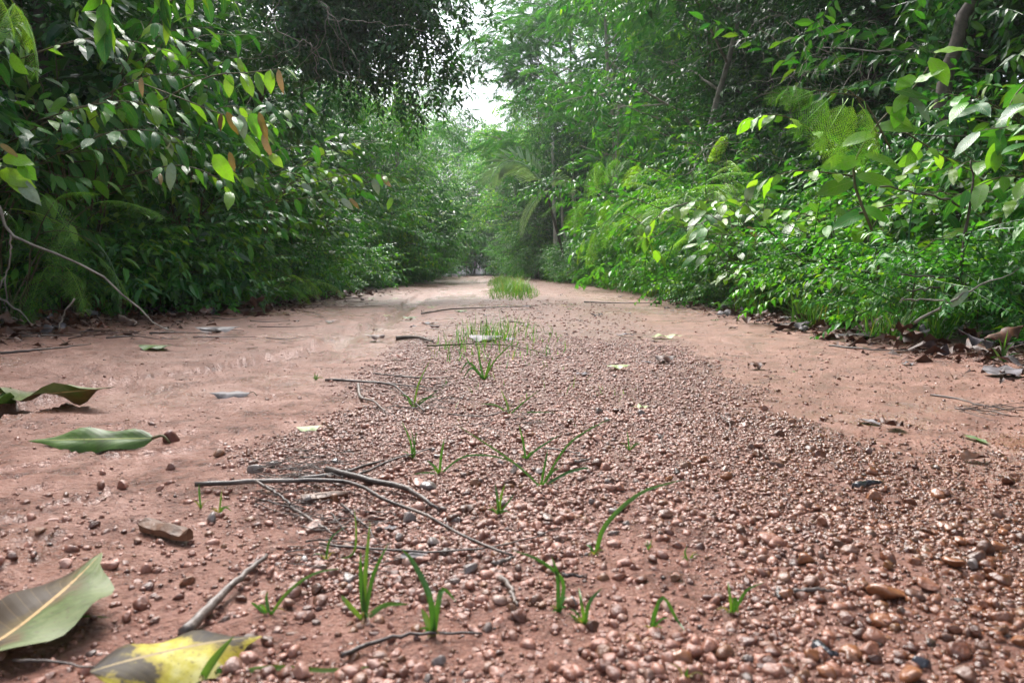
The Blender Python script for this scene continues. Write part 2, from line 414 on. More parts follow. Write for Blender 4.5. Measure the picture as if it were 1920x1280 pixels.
def ground_mat():
    m, t, o = newmat("wet_laterite_mud")
    tc = nd(t, "ShaderNodeTexCoord"); V = tc.outputs["Object"]
    def noise(s, d=4.0, r=0.6, dist=0.0):
        n = nd(t, "ShaderNodeTexNoise", Scale=s, Detail=d, Roughness=r, Distortion=dist); t.links.new(V, n.inputs["Vector"]); return n.outputs[0]
    big, mid, fine, grit = noise(1.3, 5), noise(9.0, 6, .65), noise(70.0, 6, .7), noise(420.0, 3, .6)
    zn = nd(t, "ShaderNodeAttribute", attribute_name="zone").outputs["Fac"]       # 0 road, 1 forest floor
    wt = nd(t, "ShaderNodeAttribute", attribute_name="rnd").outputs["Fac"]        # wet silt in the wheel tracks
    r1 = ramp(t, [(0.40, (0.080, 0.030, 0.021)), (0.49, (0.245, 0.105, 0.072)), (0.60, (0.36, 0.185, 0.140))])
    t.links.new(mth(t, 'ADD', mth(t, 'MULTIPLY', mid, 0.55), mth(t, 'MULTIPLY', fine, 0.45)), r1.inputs[0])
    col = r1.outputs[0]
    rb = ramp(t, [(0.38, (0, 0, 0)), (0.62, (1, 1, 1))]); t.links.new(big, rb.inputs[0])
    col = mixc(t, mth(t, 'MULTIPLY', rb.outputs[0], 0.45), col, (0.17, 0.070, 0.043))
    col = mixc(t, mth(t, 'MULTIPLY', wt, 0.75), col, (0.165, 0.080, 0.044))
    gr = nd(t, "ShaderNodeAttribute", attribute_name="grav").outputs["Fac"]
    col = mixc(t, mth(t, 'MULTIPLY', gr, 0.8), col, (0.105, 0.045, 0.030))  # ground among the stones darkened: dirt, plus crevice shade put into the colour
    rg = ramp(t, [(0.56, (0, 0, 0)), (0.66, (1, 1, 1))]); t.links.new(grit, rg.inputs[0])
    col = mixc(t, mth(t, 'MULTIPLY', rg.outputs[0], 0.75), col, (0.09, 0.036, 0.024))
    rl = ramp(t, [(0.30, (0, 0, 0)), (0.40, (1, 1, 1))]); t.links.new(grit, rl.inputs[0])
    col = mixc(t, mth(t, 'SUBTRACT', 1.0, rl.outputs[0]), col, (0.34, 0.22, 0.175))
    fl = ramp(t, [(0.35, (0.022, 0.014, 0.010)), (0.65, (0.075, 0.045, 0.030))]); t.links.new(fine, fl.inputs[0])
    col = mixc(t, zn, col, fl.outputs[0])
    p = nd(t, "ShaderNodeBsdfPrincipled"); t.links.new(col, p.inputs["Base Color"])
    rr = nd(t, "ShaderNodeMapRange"); rr.inputs[1].default_value = 0.35; rr.inputs[2].default_value = 0.65; rr.inputs[3].default_value = 0.20; rr.inputs[4].default_value = 0.52
    t.links.new(mth(t, 'ADD', mth(t, 'MULTIPLY', big, 0.5), mth(t, 'MULTIPLY', mid, 0.5)), rr.inputs[0])
    ro = mth(t, 'MULTIPLY_ADD', wt, -0.34, rr.outputs[0])
    ro = mth(t, 'MAXIMUM', ro, 0.16)
    t.links.new(ro, p.inputs["Roughness"])
    p.inputs["Specular IOR Level"].default_value = 0.5
    hh = mth(t, 'ADD', mth(t, 'MULTIPLY', fine, 1.0), mth(t, 'MULTIPLY_ADD', grit, 0.40, mth(t, 'MULTIPLY', mid, 2.2)))
    vo = nd(t, "ShaderNodeTexVoronoi", Scale=150.0); t.links.new(V, vo.inputs["Vector"])
    hh = mth(t, 'ADD', hh, mth(t, 'MULTIPLY', mth(t, 'SUBTRACT', 1.0, vo.outputs[0]), 0.45))
    b = nd(t, "ShaderNodeBump", Strength=0.85, Distance=0.010); t.links.new(hh, b.inputs["Height"]); t.links.new(mth(t, 'MULTIPLY_ADD', wt, -0.55, 0.9), b.inputs["Strength"]); t.links.new(b.outputs[0], p.inputs["Normal"])
    t.links.new(p.outputs[0], o.inputs[0])
    return m
M['ground'] = ground_mat()

def pebble_mat(name, perobj):
    m, t, o = newmat(name)
    r = nd(t, "ShaderNodeObjectInfo").outputs["Random"] if perobj else nd(t, "ShaderNodeAttribute", attribute_name="rnd").outputs["Fac"]
    cr = ramp(t, [(0.0, (0.085, 0.028, 0.018)), (0.2, (0.20, 0.078, 0.050)), (0.4, (0.34, 0.160, 0.115)), (0.6, (0.26, 0.110, 0.074)), (0.75, (0.135, 0.050, 0.029)), (0.86, (0.19, 0.083, 0.036)), (0.93, (0.22, 0.11, 0.08)), (0.97, (0.30, 0.18, 0.14)), (1.0, (0.045, 0.028, 0.024))])
    t.links.new(r, cr.inputs[0]); col = cr.outputs[0]
    g = nd(t, "ShaderNodeNewGeometry"); V = g.outputs["Position"]
    nz = nd(t, "ShaderNodeTexNoise", Scale=160.0, Detail=5.0, Roughness=0.65); t.links.new(V, nz.inputs["Vector"])
    n2 = nd(t, "ShaderNodeTexNoise", Scale=700.0, Detail=2.0); t.links.new(V, n2.inputs["Vector"])
    k = ramp(t, [(0.35, (0.62, 0.58, 0.55)), (0.65, (1.18, 1.2, 1.22))]); t.links.new(nz.outputs[0], k.inputs[0])
    col = mixc(t, 1.0, col, k.outputs[0], 'MULTIPLY')
    d = ramp(t, [(0.6, (0, 0, 0)), (0.68, (1, 1, 1))]); t.links.new(n2.outputs[0], d.inputs[0])
    col = mixc(t, mth(t, 'MULTIPLY', d.outputs[0], 0.4), col, (0.06, 0.03, 0.02))
    # the stones to the right lie in running water: darker, browner and glossier
    sx = nd(t, "ShaderNodeSeparateXYZ"); t.links.new(V, sx.inputs[0])
    lim = mth(t, 'MULTIPLY_ADD', sx.outputs[1], 0.16, 0.10)
    wet = nd(t, "ShaderNodeMapRange"); wet.inputs[1].default_value = -0.10; wet.inputs[2].default_value = 0.20
    t.links.new(mth(t, 'SUBTRACT', sx.outputs[0], lim), wet.inputs[0])
    fw = mth(t, 'LESS_THAN', sx.outputs[1], 2.6)
    ww = mth(t, 'MULTIPLY', wet.outputs[0], fw)
    col = mixc(t, mth(t, 'MULTIPLY', ww, 0.85), col, mixc(t, 1.0, col, (0.60, 0.50, 0.34), 'MULTIPLY'))
    p = nd(t, "ShaderNodeBsdfPrincipled"); t.links.new(col, p.inputs["Base Color"])
    t.links.new(mth(t, 'MULTIPLY_ADD', ww, -0.26, mth(t, 'MULTIPLY_ADD', nz.outputs[0], 0.35, 0.24)), p.inputs["Roughness"])
    p.inputs["Specular IOR Level"].default_value = 0.6
    b = nd(t, "ShaderNodeBump", Strength=0.7, Distance=0.0025); t.links.new(mth(t, 'MULTIPLY_ADD', n2.outputs[0], 0.3, nz.outputs[0]), b.inputs["Height"]); t.links.new(b.outputs[0], p.inputs["Normal"])
    t.links.new(p.outputs[0], o.inputs[0])
    return m
M['pebble'] = pebble_mat("laterite_gravel", False)
M['pebble_o'] = pebble_mat("laterite_pebble", True)

# ------------------------------------------------------------------ ground sheet
def build_ground():
    uf = np.linspace(-0.74, 0.74, 460)
    ul = -0.74 - np.cumsum(np.geomspace(0.006, 40, 50)); ur = 0.74 + np.cumsum(np.geomspace(0.006, 40, 50))
    U = np.concatenate([ul[::-1], uf, ur])
    pyv = np.linspace(1330, 522, 300)
    Yf = np.array([CAMH / math.tan(math.atan((v - 640) / F) + PITCH) for v in pyv])
    Y = np.concatenate([[-150, -80, -40, -20, -10, -5, -2.5, -1.2, -0.4, 0.1, 0.3, 0.42], Yf, Yf[-1] + np.cumsum(np.geomspace(1.2, 220, 24))])
    s = np.maximum(Y, 0.55)[:, None] + 0 * U[None]
    X = U[None] * s; YY = Y[:, None] + 0 * X
    Z = gz(X, YY)
    V = np.stack([X, YY, Z], -1).reshape(-1, 3)
    n, m = len(Y), len(U)
    i = np.arange(n - 1)[:, None] * m + np.arange(m - 1)[None]
    Fc = np.stack([i, i + 1, i + m + 1, i + m], -1).reshape(-1, 4)
    xx = X - drift(YY)
    zone = sstep(-0.10, 0.35, X - edge_right(YY) + 0.25 * fbm(X * 3, YY * 3, 3, 70)) + sstep(0.20, -0.35, X - edge_left(YY) + 0.3 * fbm(X * 3, YY * 3, 3, 71) - .22) + sstep(44, 47, YY)
    wet = 0.75 * sstep(0.5, 0.9, xx) * sstep(1.5, 1.0, xx) * sstep(0.7, 1.0, YY) * sstep(2.2, 1.4, YY) * sstep(-.35, .25, fbm(X * 4, YY * 5, 3, 83))
    wet = wet + 0.8 * np.exp(-((xx - np.interp(YY, RILL[:, 0], RILL[:, 1])) / 0.07) ** 2) * sstep(3.0, 3.8, YY) * sstep(9, 6, YY)
    wet = wet + sstep(0.12, 0.35, fbm(X * 2.2, YY * 1.6, 4, 80)) * 0.35 * sstep(-0.2, -0.5, xx)
    wet = wet + sstep(0.15, 0.35, fbm(X * 1.7, YY * .8, 3, 81)) * 0.35 * sstep(4, 6, YY)
    me = mk_mesh("ground", V, Fc, M['ground'], rnd=np.clip(wet, 0, 1).ravel(), shade=np.clip(zone, 0, 1).ravel())
    a = me.attributes.new("grav", 'FLOAT', 'POINT'); a.data.foreach_set("value", density(X, YY).astype(np.float32).ravel())
    o = mobj("ground", me); tag(o, kind='structure', label="reddish laterite mud track with wheel ruts running into the forest")

# ------------------------------------------------------------------ gravel
def ico(sub):
    import bmesh
    bm = bmesh.new(); bmesh.ops.create_icosphere(bm, subdivisions=sub, radius=1.0)
    V = np.array([v.co[:] for v in bm.verts]); Fc = np.array([[v.index for v in f.verts] for f in bm.faces]); bm.free()
    return V, Fc
def pebble_shape(sub, seed, lump=0.16):
    V, Fc = ico(sub)
    r = np.random.default_rng(seed)
    for _ in range(12):          # worn facets
        n = r.normal(size=3); n /= np.linalg.norm(n); c = r.uniform(0.50, 0.86)
        d = V @ n; k = d > c
        V[k] -= (d[k] - c)[:, None] * n * 0.95
    f = r.normal(size=(4, 3)) * 2.2; ph = r.uniform(0, 6, 4)
    V = V * (1 + lump * 0.5 * np.sum(np.sin(V @ f.T + ph), axis=1)[:, None] * 0.4)
    V = V * np.array([1.12, r.uniform(0.72, 1.0), r.uniform(0.6, 0.9)])
    return V, Fc
def density(x, y):
    xl = np.interp(y, [0.4, 0.6, 1.0, 1.5, 3, 4.5, 8, 20], [-0.25, -0.30, -0.36, -0.38, -0.42, -0.34, -0.25, -0.2])
    xr = np.interp(y, [0.4, 0.9, 1.15, 1.5, 3, 4.5, 8, 20], [1.2, 0.80, 0.66, 0.56, 0.66, 0.78, 0.85, 0.75])
    x = x - drift(y)
    n = fbm(x * 5, y * 4, 3, 90)
    d = sstep(-0.10, 0.12, x - xl + 0.12 * n) * sstep(0.12, -0.14, x - xr + 0.12 * n)
    d = d * (0.72 + 0.6 * np.clip(fbm(x * 9, y * 8, 3, 95), -0.6, 0.6))
    for (cx, cy, rx, ry, k) in ((0.15, 0.73, 0.10, 0.13, .85), (-0.08, 0.60, 0.17, 0.055, .85), (0.27, 0.60, 0.05, 0.05, .5), (-0.25, 0.85, .12, .07, .7), (-0.22, 0.66, .12, .08, .7), (0.36, 0.78, .06, .06, .5), (0.14, 0.95, .05, .05, .5)):
        d = d * (1 - k * np.exp(-(((x - cx) / rx) ** 2 + ((y - cy) / ry) ** 2) ** 1.5))
    d = np.clip(d, 0, 1) * np.interp(y, [0, 3.5, 6, 10], [1, 1, 0.5, 0.0])
    side = 0.05 * sstep(1.55, 1.2, x) * sstep(-2.1, -1.6, x) * (0.15 + 0.85 * sstep(-0.5, 0, x)) * np.interp(y, [0, 4, 8], [1, .6, 0.1])
    left = 0.11 * sstep(-0.75, -0.35, x) * sstep(1.15, 0.9, y)
    right = 0.25 * sstep(0.5, 0.7, x) * sstep(1.6, 1.3, x) * sstep(1.6, 1.1, y)
    return np.maximum(np.maximum(d, side), np.maximum(left, right))
build_ground()
def build_gravel():
    B = Batch()
    hi = [pebble_shape(2, 100 + i) for i in range(8)]
    lo = [pebble_shape(1, 200 + i) for i in range(8)]
    def scatter(n, y0, y1, rmin, rmax, cls, pw=1.0, dmul=1.0, floor=0.0):
        # uniform over the ground the camera can see between y0 and y1
        u = rng.uniform(0, 1, n)
        y = np.sqrt(y0 ** 2 + u * (y1 ** 2 - y0 ** 2)); x = rng.uniform(-0.72, 0.72, n) * y
        k = rng.uniform(0, 1, n) < np.clip(np.maximum(density(x, y) * dmul, floor), 0, 1)
        k &= (x > edge_left(y) - 0.2) & (x < edge_right(y) + 0.2)
        x, y = x[k], y[k]; n = len(x)
        r = rmin * (rmax / rmin) ** (rng.uniform(0, 1, n) ** pw)
        a = rng.uniform(0, 2 * math.pi, n); tl = rng.normal(0, 0.3, (n, 2))
        for i, (V, Fc) in enumerate(cls):
            s = np.arange(n) % len(cls) == i
            if not s.any(): continue
            ca, sa = np.cos(a[s]), np.sin(a[s]); z0 = 0 * ca
            Rz = np.stack([np.stack([ca, -sa, z0], -1), np.stack([sa, ca, z0], -1), np.stack([z0, z0, z0 + 1], -1)], 1)
            cx, sx_ = np.cos(tl[s, 0]), np.sin(tl[s, 0])
            Rx = np.stack([np.stack([z0 + 1, z0, z0], -1), np.stack([z0, cx, -sx_], -1), np.stack([z0, sx_, cx], -1)], 1)
            st = rng.uniform(0.8, 1.2, (len(ca), 1, 3))
            Mx = (Rz @ Rx) * r[s][:, None, None] * st
            T = np.stack([x[s], y[s], gz(x[s], y[s]) + r[s] * rng.uniform(-0.35, 0.34, s.sum())], -1)
            B.many(V, Fc, Mx, T, np.clip(rng.uniform(0, 1, s.sum()), 0, 1))
        return n
    c = []
    OV = np.array([(1, 0, 0), (-1, 0, 0), (0, 1, 0), (0, -1, 0), (0, 0, .75), (0, 0, -.6)], float); OF = np.array([(0, 2, 4), (2, 1, 4), (1, 3, 4), (3, 0, 4), (2, 0, 5), (1, 2, 5), (3, 1, 5), (0, 3, 5)])
    rr_ = np.random.default_rng(4)
    tiny = [(OV * rr_.uniform(.7, 1.15, (6, 1)), OF) for _ in range(6)]
    c.append(scatter(9000, 0.42, 0.95, 0.0038, 0.0085, hi, 1.9, 1.3))
    c.append(scatter(15000, 0.95, 1.6, 0.0038, 0.0085, lo, 1.8, 1.2))
    c.append(scatter(65000, 0.42, 1.6, 0.0014, 0.0040, tiny, 1.1, 1.6))
    c.append(scatter(45000, 1.5, 3.2, 0.0034, 0.0085, lo, 1.7, 1.3))
    c.append(scatter(45000, 1.5, 3.4, 0.0022, 0.0046, tiny, 1.0, 1.6))
    c.append(scatter(30000, 0.42, 3.0, 0.0009, 0.0026, tiny, 1.0, 1.0, 0.38))
    c.append(scatter(22000, 3.2, 7.5, 0.006, 0.011, lo, 1.4))
    print("gravel", c, B.n)
    o = mobj("gravel", B.mesh("gravel", M['pebble'], smooth=True))
    tag(o, "reddish brown laterite gravel strewn over the middle and right of the track", "gravel", kind='stuff')
build_gravel()

# individually built larger pebbles
PEB = [mk_mesh("pebble", *pebble_shape(3, 300 + i, 0.22), M['pebble_o']) for i in range(10)]
PCACHE = {}
def pebble(px, py, wpx, label, group="larger laterite pebbles among the gravel", k=None, flat=1.0, name="pebble", mat=None):
    p = G(px, py)
    r = wpx / F * p.length * 0.5
    me = PEB[(k if k is not None else random.randrange(10))]
    if mat:
        key = (me.name, mat.name)
        if key not in PCACHE:
            c_ = me.copy(); c_.materials.clear(); c_.materials.append(mat); PCACHE[key] = c_
        me = PCACHE[key]
    o = mobj(name, me)
    o.scale = (r, r * random.uniform(.85, 1.05), r * flat)
    o.rotation_euler = (random.uniform(-.3, .3), random.uniform(-.3, .3), random.uniform(0, 6.28))
    o.location = (p.x, p.y, gz1(p.x, p.y) + r * 0.38 * flat)
    tag(o, label, "pebble", group)
    return o
M['stone_red'] = bark_mat("dark_red_stone", (0.07, 0.018, 0.012), (0.16, 0.05, 0.035), 120.0, 0.45)
M['stone_orange'] = bark_mat("orange_brown_stone", (0.15, 0.055, 0.025), (0.25, 0.105, 0.05), 90.0, 0.25)
M['stone_pink'] = bark_mat("pinkish_stone", (0.22, 0.105, 0.075), (0.38, 0.21, 0.165), 110.0, 0.42)
M['stone_dark'] = bark_mat("dark_brown_stone", (0.06, 0.025, 0.015), (0.13, 0.058, 0.036), 110.0, 0.32)
M['stone_grey'] = bark_mat("blue_grey_stone", (0.11, 0.085, 0.078), (0.20, 0.165, 0.152), 80.0, 0.35)
M['stone_black'] = bark_mat("black_stone", (0.012, 0.012, 0.016), (0.04, 0.04, 0.05), 80.0, 0.2)
pebble(320, 828, 36, "dark red stone beside the stalk of the green curled leaf", k=1, mat=M['stone_red'])
pebble(1665, 1122, 62, "largest orange brown pebble in the wet gravel at lower right", k=2, flat=.9, mat=M['stone_orange'])
pebble(1450, 1022, 56, "wide brown pebble up the slope from the orange brown one", k=3, flat=.7)
pebble(480, 885, 36, "smooth grey stone behind the left end of the dead stick", k=4, mat=M['stone_grey'], flat=.8)
pebble(627, 868, 16, "small black ball shaped stone behind the fork of the dead sticks", k=5, mat=M['stone_black'])
pebble(805, 918, 34, "grey stone beside the thick end of the dark stick", k=6, mat=M['stone_grey'])
pebble(1730, 1252, 34, "black stone in the wet gravel at the bottom edge", k=7, mat=M['stone_black'])
pebble(1825, 1065, 30, "slate grey stone in the wet gravel at the right edge", k=8, mat=M['stone_grey'])
pebble(1030, 1110 - 40, 40, "brown pebble beside the pale broken stick tip", k=9)
pebble(548, 1120, 40, "rounded light brown pebble beside the arching grass blade at lower left", k=0)
pebble(823, 1245, 34, "violet grey stone in the mud at the bottom edge", k=4, mat=M['stone_grey'])
for (px, py, s) in ((230, 915, 26), (190, 912, 20), (350, 1095, 30), (265, 1140, 36), (330, 990, 28), (175, 990, 24), (205, 1065, 34), (240, 1160, 30), (410, 855, 22), (320, 880, 20), (300, 920, 18), (125, 1062, 26), (75, 1000, 22)):
    pebble(px, py, s, "brown pebble lying in the mud behind or beside the big fallen leaves", "pebbles in the mud on the left")
PCOL = {'pinkish': M['stone_pink'], 'orange brown': M['stone_orange'], 'dark brown': M['stone_dark'], 'mid brown': M['pebble_o'], 'grey brown': M['stone_grey']}
MARK = [(430, 950, "left of the dead sticks"), (720, 950, "among the dead sticks"), (500, 1160, "by the thick grey slanting stick"), (690, 1120, "by the upright four bladed tuft"), (830, 1210, "by the thin bowed twig"), (1020, 1000, "between the spread tuft and the drooping sprout"), (1010, 850, "around the large spread tuft"), (820, 820, "behind the dark stick"), (1050, 1190, "in front of the drooping sprout"),
        (1180, 950, "under the long leaning blade"), (1230, 1180, "by the sprout bent like a roof"), (1400, 1130, "by the sprout at the wet edge"), (1240, 800, "by the crumpled light green leaf"), (1450, 850, "up the wet slope"), (1630, 920, "around the black wood fragment"), (1450, 1000, "behind the wide brown pebble"), (1660, 1120, "around the orange brown stone"), (1550, 1230, "by the charred fragment"), (1850, 1000, "at the right frame edge"), (1800, 1220, "in the lower right corner"), (1750, 850, "by the tent shaped dead leaf")]
for i in range(250):
    for _ in range(60):
        px, py = random.uniform(380, 1915), random.uniform(760, 1275)
        g = G(px, py)
        if random.random() < float(density(np.array([g.x]), np.array([g.y]))[0]): break
    wet = px > 1250
    s = (15 + (py - 760) * 0.042) * random.uniform(0.75, 1.4)
    ck = random.choice(['pinkish', 'mid brown', 'mid brown', 'dark brown', 'grey brown'] if not wet else ['orange brown', 'mid brown', 'mid brown', 'dark brown'])
    mk = min(MARK, key=lambda q: (q[0] - px) ** 2 + ((q[1] - py) * 1.4) ** 2)[2]
    pebble(px, py, s, "%s %s%s pebble %s" % ("bigger" if s > 22 else "smaller", "wet " if wet else "", ck, mk), "%s pebbles %s" % (ck, mk), mat=PCOL[ck])

# ------------------------------------------------------------------ leaf shapes
def blade_grid(nl=9, nw=5, width=0.42, tip=1.6, curl=0.15, droop=0.25, fold=0.12, wave=0.0, seed=0, twist=0.0, ovate=0.42):
    """leaf of unit length along +Y, normal +Z"""
    r = np.random.default_rng(seed)
    v = np.linspace(0, 1, nl); u = np.linspace(-1, 1, nw)
    prof = (np.clip(v, 0, 1) ** (ovate * 1.25)) * (np.clip(1 - v, 0, 1) ** (0.62)) ; prof = prof / prof.max()
    prof *= (1 - 0.75 * sstep(0.66, 0.92, v) * (tip - 1))
    prof[0] = 0.03; prof[-1] = 0.0
    V = []; UV = []
    wph = r.uniform(0, 6)
    for i, vv in enumerate(v):
        for uu in u:
            w_ = width * 0.5 * prof[i]
            x = uu * w_
            cc = max(curl, 1e-3); x = w_ * math.sin(cc * uu) / cc
            z = fold * abs(uu) * w_ - droop * vv * vv - w_ * (1 - math.cos(cc * uu)) / cc + wave * math.sin(vv * 14 + wph + uu) * abs(uu) * w_
            y = vv * (1 - 0.18 * droop * vv)
            if twist:
                a = twist * vv; x, z = x * math.cos(a) - (z + droop * vv * vv) * math.sin(a), x * math.sin(a) + (z + droop * vv * vv) * math.cos(a) - droop * vv * vv
            V.append((x, y, z)); UV.append(((uu + 1) / 2, vv))
    Fc = []
    for i in range(nl - 1):
        for j in range(nw - 1):
            p = i * nw + j
            Fc += [(p, p + 1, p + nw + 1), (p, p + nw + 1, p + nw)]
    return np.array(V), np.array(Fc), np.array(UV)
def leaf_low(width=0.42, droop=0.2, fold=0.10, tris=8):
    if tris == 4:
        V = [(0, 0, 0), (-width / 2, .42, fold), (width / 2, .42, fold), (0, .45, 0), (0, 1, -droop)]
        Fc = [(0, 2, 3), (0, 3, 1), (2, 4, 3), (3, 4, 1)]
    else:
        V = [(0, 0, 0), (-width * .42, .24, fold), (width * .42, .24, fold), (0, .25, 0), (-width * .45, .6, fold - droop * .35), (width * .45, .6, fold - droop * .35), (0, .6, -droop * .35), (0, 1, -droop)]
        Fc = [(0, 2, 3), (0, 3, 1), (2, 5, 6), (2, 6, 3), (3, 6, 4), (3, 4, 1), (5, 7, 6), (6, 7, 4)]
    return np.array(V, float), np.array(Fc)

def leafset(mat, width, n=4, **kw):
    out = []
    for i in range(n):
        V, Fc, UV = blade_grid(9, 5, width * random.uniform(.9, 1.1), droop=random.uniform(.12, .45), fold=random.uniform(.05, .22), curl=random.uniform(0, .3), wave=random.uniform(0, .25), seed=i + 1, twist=random.uniform(-.4, .4), **kw)
        out.append(mk_mesh("leaf", V, Fc, mat, uv=UV))
    return out

def frond_template(npin=13, nlf=9, full=True, droop=0.35, seed=0, lw=0.30):
    """bipinnate frond, unit length along +Y"""
    r = np.random.default_rng(seed)
    B = Batch()
    v = np.linspace(0, 1, 9)
    pts = np.stack([0 * v, v * (1 - .1 * droop * v), -droop * v * v], -1)
    V, Fc = tube(pts, [0.009, 0.004], 3); B.add(V, Fc, 0.15)
    q = []
    for k in range(npin):
        t = 0.18 + 0.80 * k / (npin - 1)
        c = np.array([0, t * (1 - .1 * droop * t), -droop * t * t])
        L = lw * math.sin(math.pi * (0.22 + 0.70 * (t - .18) / .8)) ** 0.8 + 0.04
        for s in (-1, 1):
            a = math.radians(68 - 30 * t + r.uniform(-5, 5))
            d = np.array([s * math.sin(a), math.cos(a), -0.30 - droop * t * 0.8]); d /= np.linalg.norm(d)
            q.append((c, d, L, s))
    if full:
        leafV, leafF = np.array([(0, 0, 0), (-.20, .45, .05), (.20, .45, .05), (0, 1, -.1)], float), np.array([(0, 2, 3), (0, 3, 1)])
        Ms = []; Ts = []; R = []
        for c, d, L, s in q:
            n = np.array([0, 0.15, 1.0]); side = np.cross(d, n); side /= np.linalg.norm(side)
            for j in range(nlf):
                f = (j + 0.6) / nlf
                p = c + d * L * f + np.array([0, 0, -0.25 * L * f * f])
                ll = 0.037 * (1 - .4 * f)
                for ss in (-1, 1):
                    dd = side * ss * 0.85 + d * 0.5; dd = dd / np.linalg.norm(dd)
                    Ms.append(frames(dd[None], n[None] + r.normal(0, .15, (1, 3)))[0] * ll); Ts.append(p); R.append(r.uniform(.1, .9))
        B.many(leafV, leafF, np.array(Ms), np.array(Ts), np.array(R))
    else:
        leafV, leafF = np.array([(0, 0, 0), (-.065, .5, .02), (.065, .5, .02), (0, 1, -.18)], float), np.array([(0, 2, 3), (0, 3, 1)])
        Ms = []; Ts = []; R = []
        for c, d, L, s in q:
            Ms.append(frames(d[None], np.array([[0, .1, 1.0]]))[0] * L); Ts.append(c); R.append(r.uniform(.1, .9))
        B.many(leafV, leafF, np.array(Ms), np.array(Ts), np.array(R))
    return B
LEAF = {
    'dark': leafset(M['leaf_dark_o'], 0.34), 'mid': leafset(M['leaf_mid_o'], 0.38), 'bright': leafset(M['leaf_bright_o'], 0.42),
    'long': leafset(M['leaf_bright_o'], 0.27), 'longdark': leafset(M['leaf_dark_o'], 0.26), 'young': leafset(M['leaf_young'], 0.46), 'red': leafset(M['leaf_red'], 0.27), 'pale': leafset(M['leaf_pale'], 0.38),
    'frond': [frond_template(14, 10, True, random.uniform(.2, .55), i).mesh("frond", M['frond_o'], smooth=False) for i in range(4)],
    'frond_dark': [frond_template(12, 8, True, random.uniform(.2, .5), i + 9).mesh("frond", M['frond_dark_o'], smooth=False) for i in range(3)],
}

# ------------------------------------------------------------------ sprays and crowns
def spray(nleaf=13, L=0.55, leaf=0.09, width=0.42, tris=8, seed=0, opp=False, sag=0.25):
    """a leafy twig along +Y: returns arrays V, F, leaf number per vertex"""
    r = np.random.default_rng(seed)
    B = Batch()
    t = np.linspace(0, 1, 5)
    wx = r.uniform(-.1, .1)
    def pos(f): return np.stack([wx * L * np.sin(f * 3), f * L, -sag * L * f * f], -1)
    V, Fc = tube(pos(t), [0.003, 0.0012], 3); B.add(V, Fc, -1)
    lv, lf = leaf_low(width, r.uniform(.1, .35), r.uniform(.03, .14), tris)
    f = np.linspace(0.12, 1.0, nleaf); p = pos(f)
    sd_ = np.where(np.arange(nleaf) % 2 == 0, 1.0, -1.0)
    ang = np.radians(r.uniform(35, 75, nleaf)); ang[-1] = 0.1
    D = np.stack([sd_ * np.sin(ang), np.cos(ang), -r.uniform(0.05, 0.75, nleaf)], -1)
    N = np.stack([r.normal(0, .35, nleaf), r.normal(0, .35, nleaf), np.ones(nleaf)], -1)
    s = leaf * r.uniform(0.65, 1.2, nleaf)
    B.many(lv, lf, frames(D, N) * s[:, None, None], p, r.uniform(0, 1, nleaf))
    return np.concatenate(B.V), np.concatenate(B.F), np.concatenate(B.R)
def fspray(L=0.5, nf=5, seed=0, full=False):
    r = np.random.default_rng(seed)
    B = Batch()
    tB = frond_template(13, 6, full, .4, seed)
    tv, tf = np.concatenate(tB.V), np.concatenate(tB.F)
    t = np.linspace(0, 1, 4); pts = np.stack([0 * t, t * L, -.15 * L * t * t], -1)
    V, Fc = tube(pts, [0.004, 0.0015], 3); B.add(V, Fc, -1)
    for k in range(nf):
        f = (k + .5) / nf; a = (1 if k % 2 else -1) * r.uniform(.4, 1.1)
        D = np.array([[math.sin(a), math.cos(a), r.uniform(-.3, .3)]]); N = np.array([[r.normal(0, .2), 0, 1.0]])
        B.many(tv, tf, frames(D, N) * r.uniform(.17, .28), np.array([[0, f * L, -.15 * L * f * f]]), np.array([r.uniform(0, 1)]))
    return np.concatenate(B.V), np.concatenate(B.F), np.concatenate(B.R)

def crown_mesh(name, mat, sprays, dirs_pos, seed=0, tone=0.22):
    """sprays: list of templates; dirs_pos: (pos, dir, scale) arrays; leaf tone drifts clump by clump"""
    r = np.random.default_rng(seed)
    Pn, D, S = dirs_pos
    B = Batch(); n = len(Pn)
    cl = np.zeros(n)
    C = r.normal(size=(14, 3)) * Pn.std(0) * 1.3 + Pn.mean(0); cv = r.uniform(-1, 1, 14)
    cl = cv[np.argmin(((Pn[:, None] - C[None]) ** 2).sum(-1), 1)]
    N = np.stack([r.normal(0, .3, n), r.normal(0, .3, n), np.ones(n)], -1)
    Mx = frames(D, N) * S[:, None, None]
    for i, (V, Fc, R) in enumerate(sprays):
        k = np.arange(n) % len(sprays) == i
        if not k.any(): continue
        rr = np.clip(R[None] * 0.75 + 0.12 + tone * cl[k][:, None] + r.uniform(-.1, .1, (k.sum(), 1)), 0, 1)
        rr = np.where(R[None] < 0, 0.0, rr)
        B.many(V, Fc, Mx[k], Pn[k], rr)
    return B.mesh(name, mat, smooth=False)

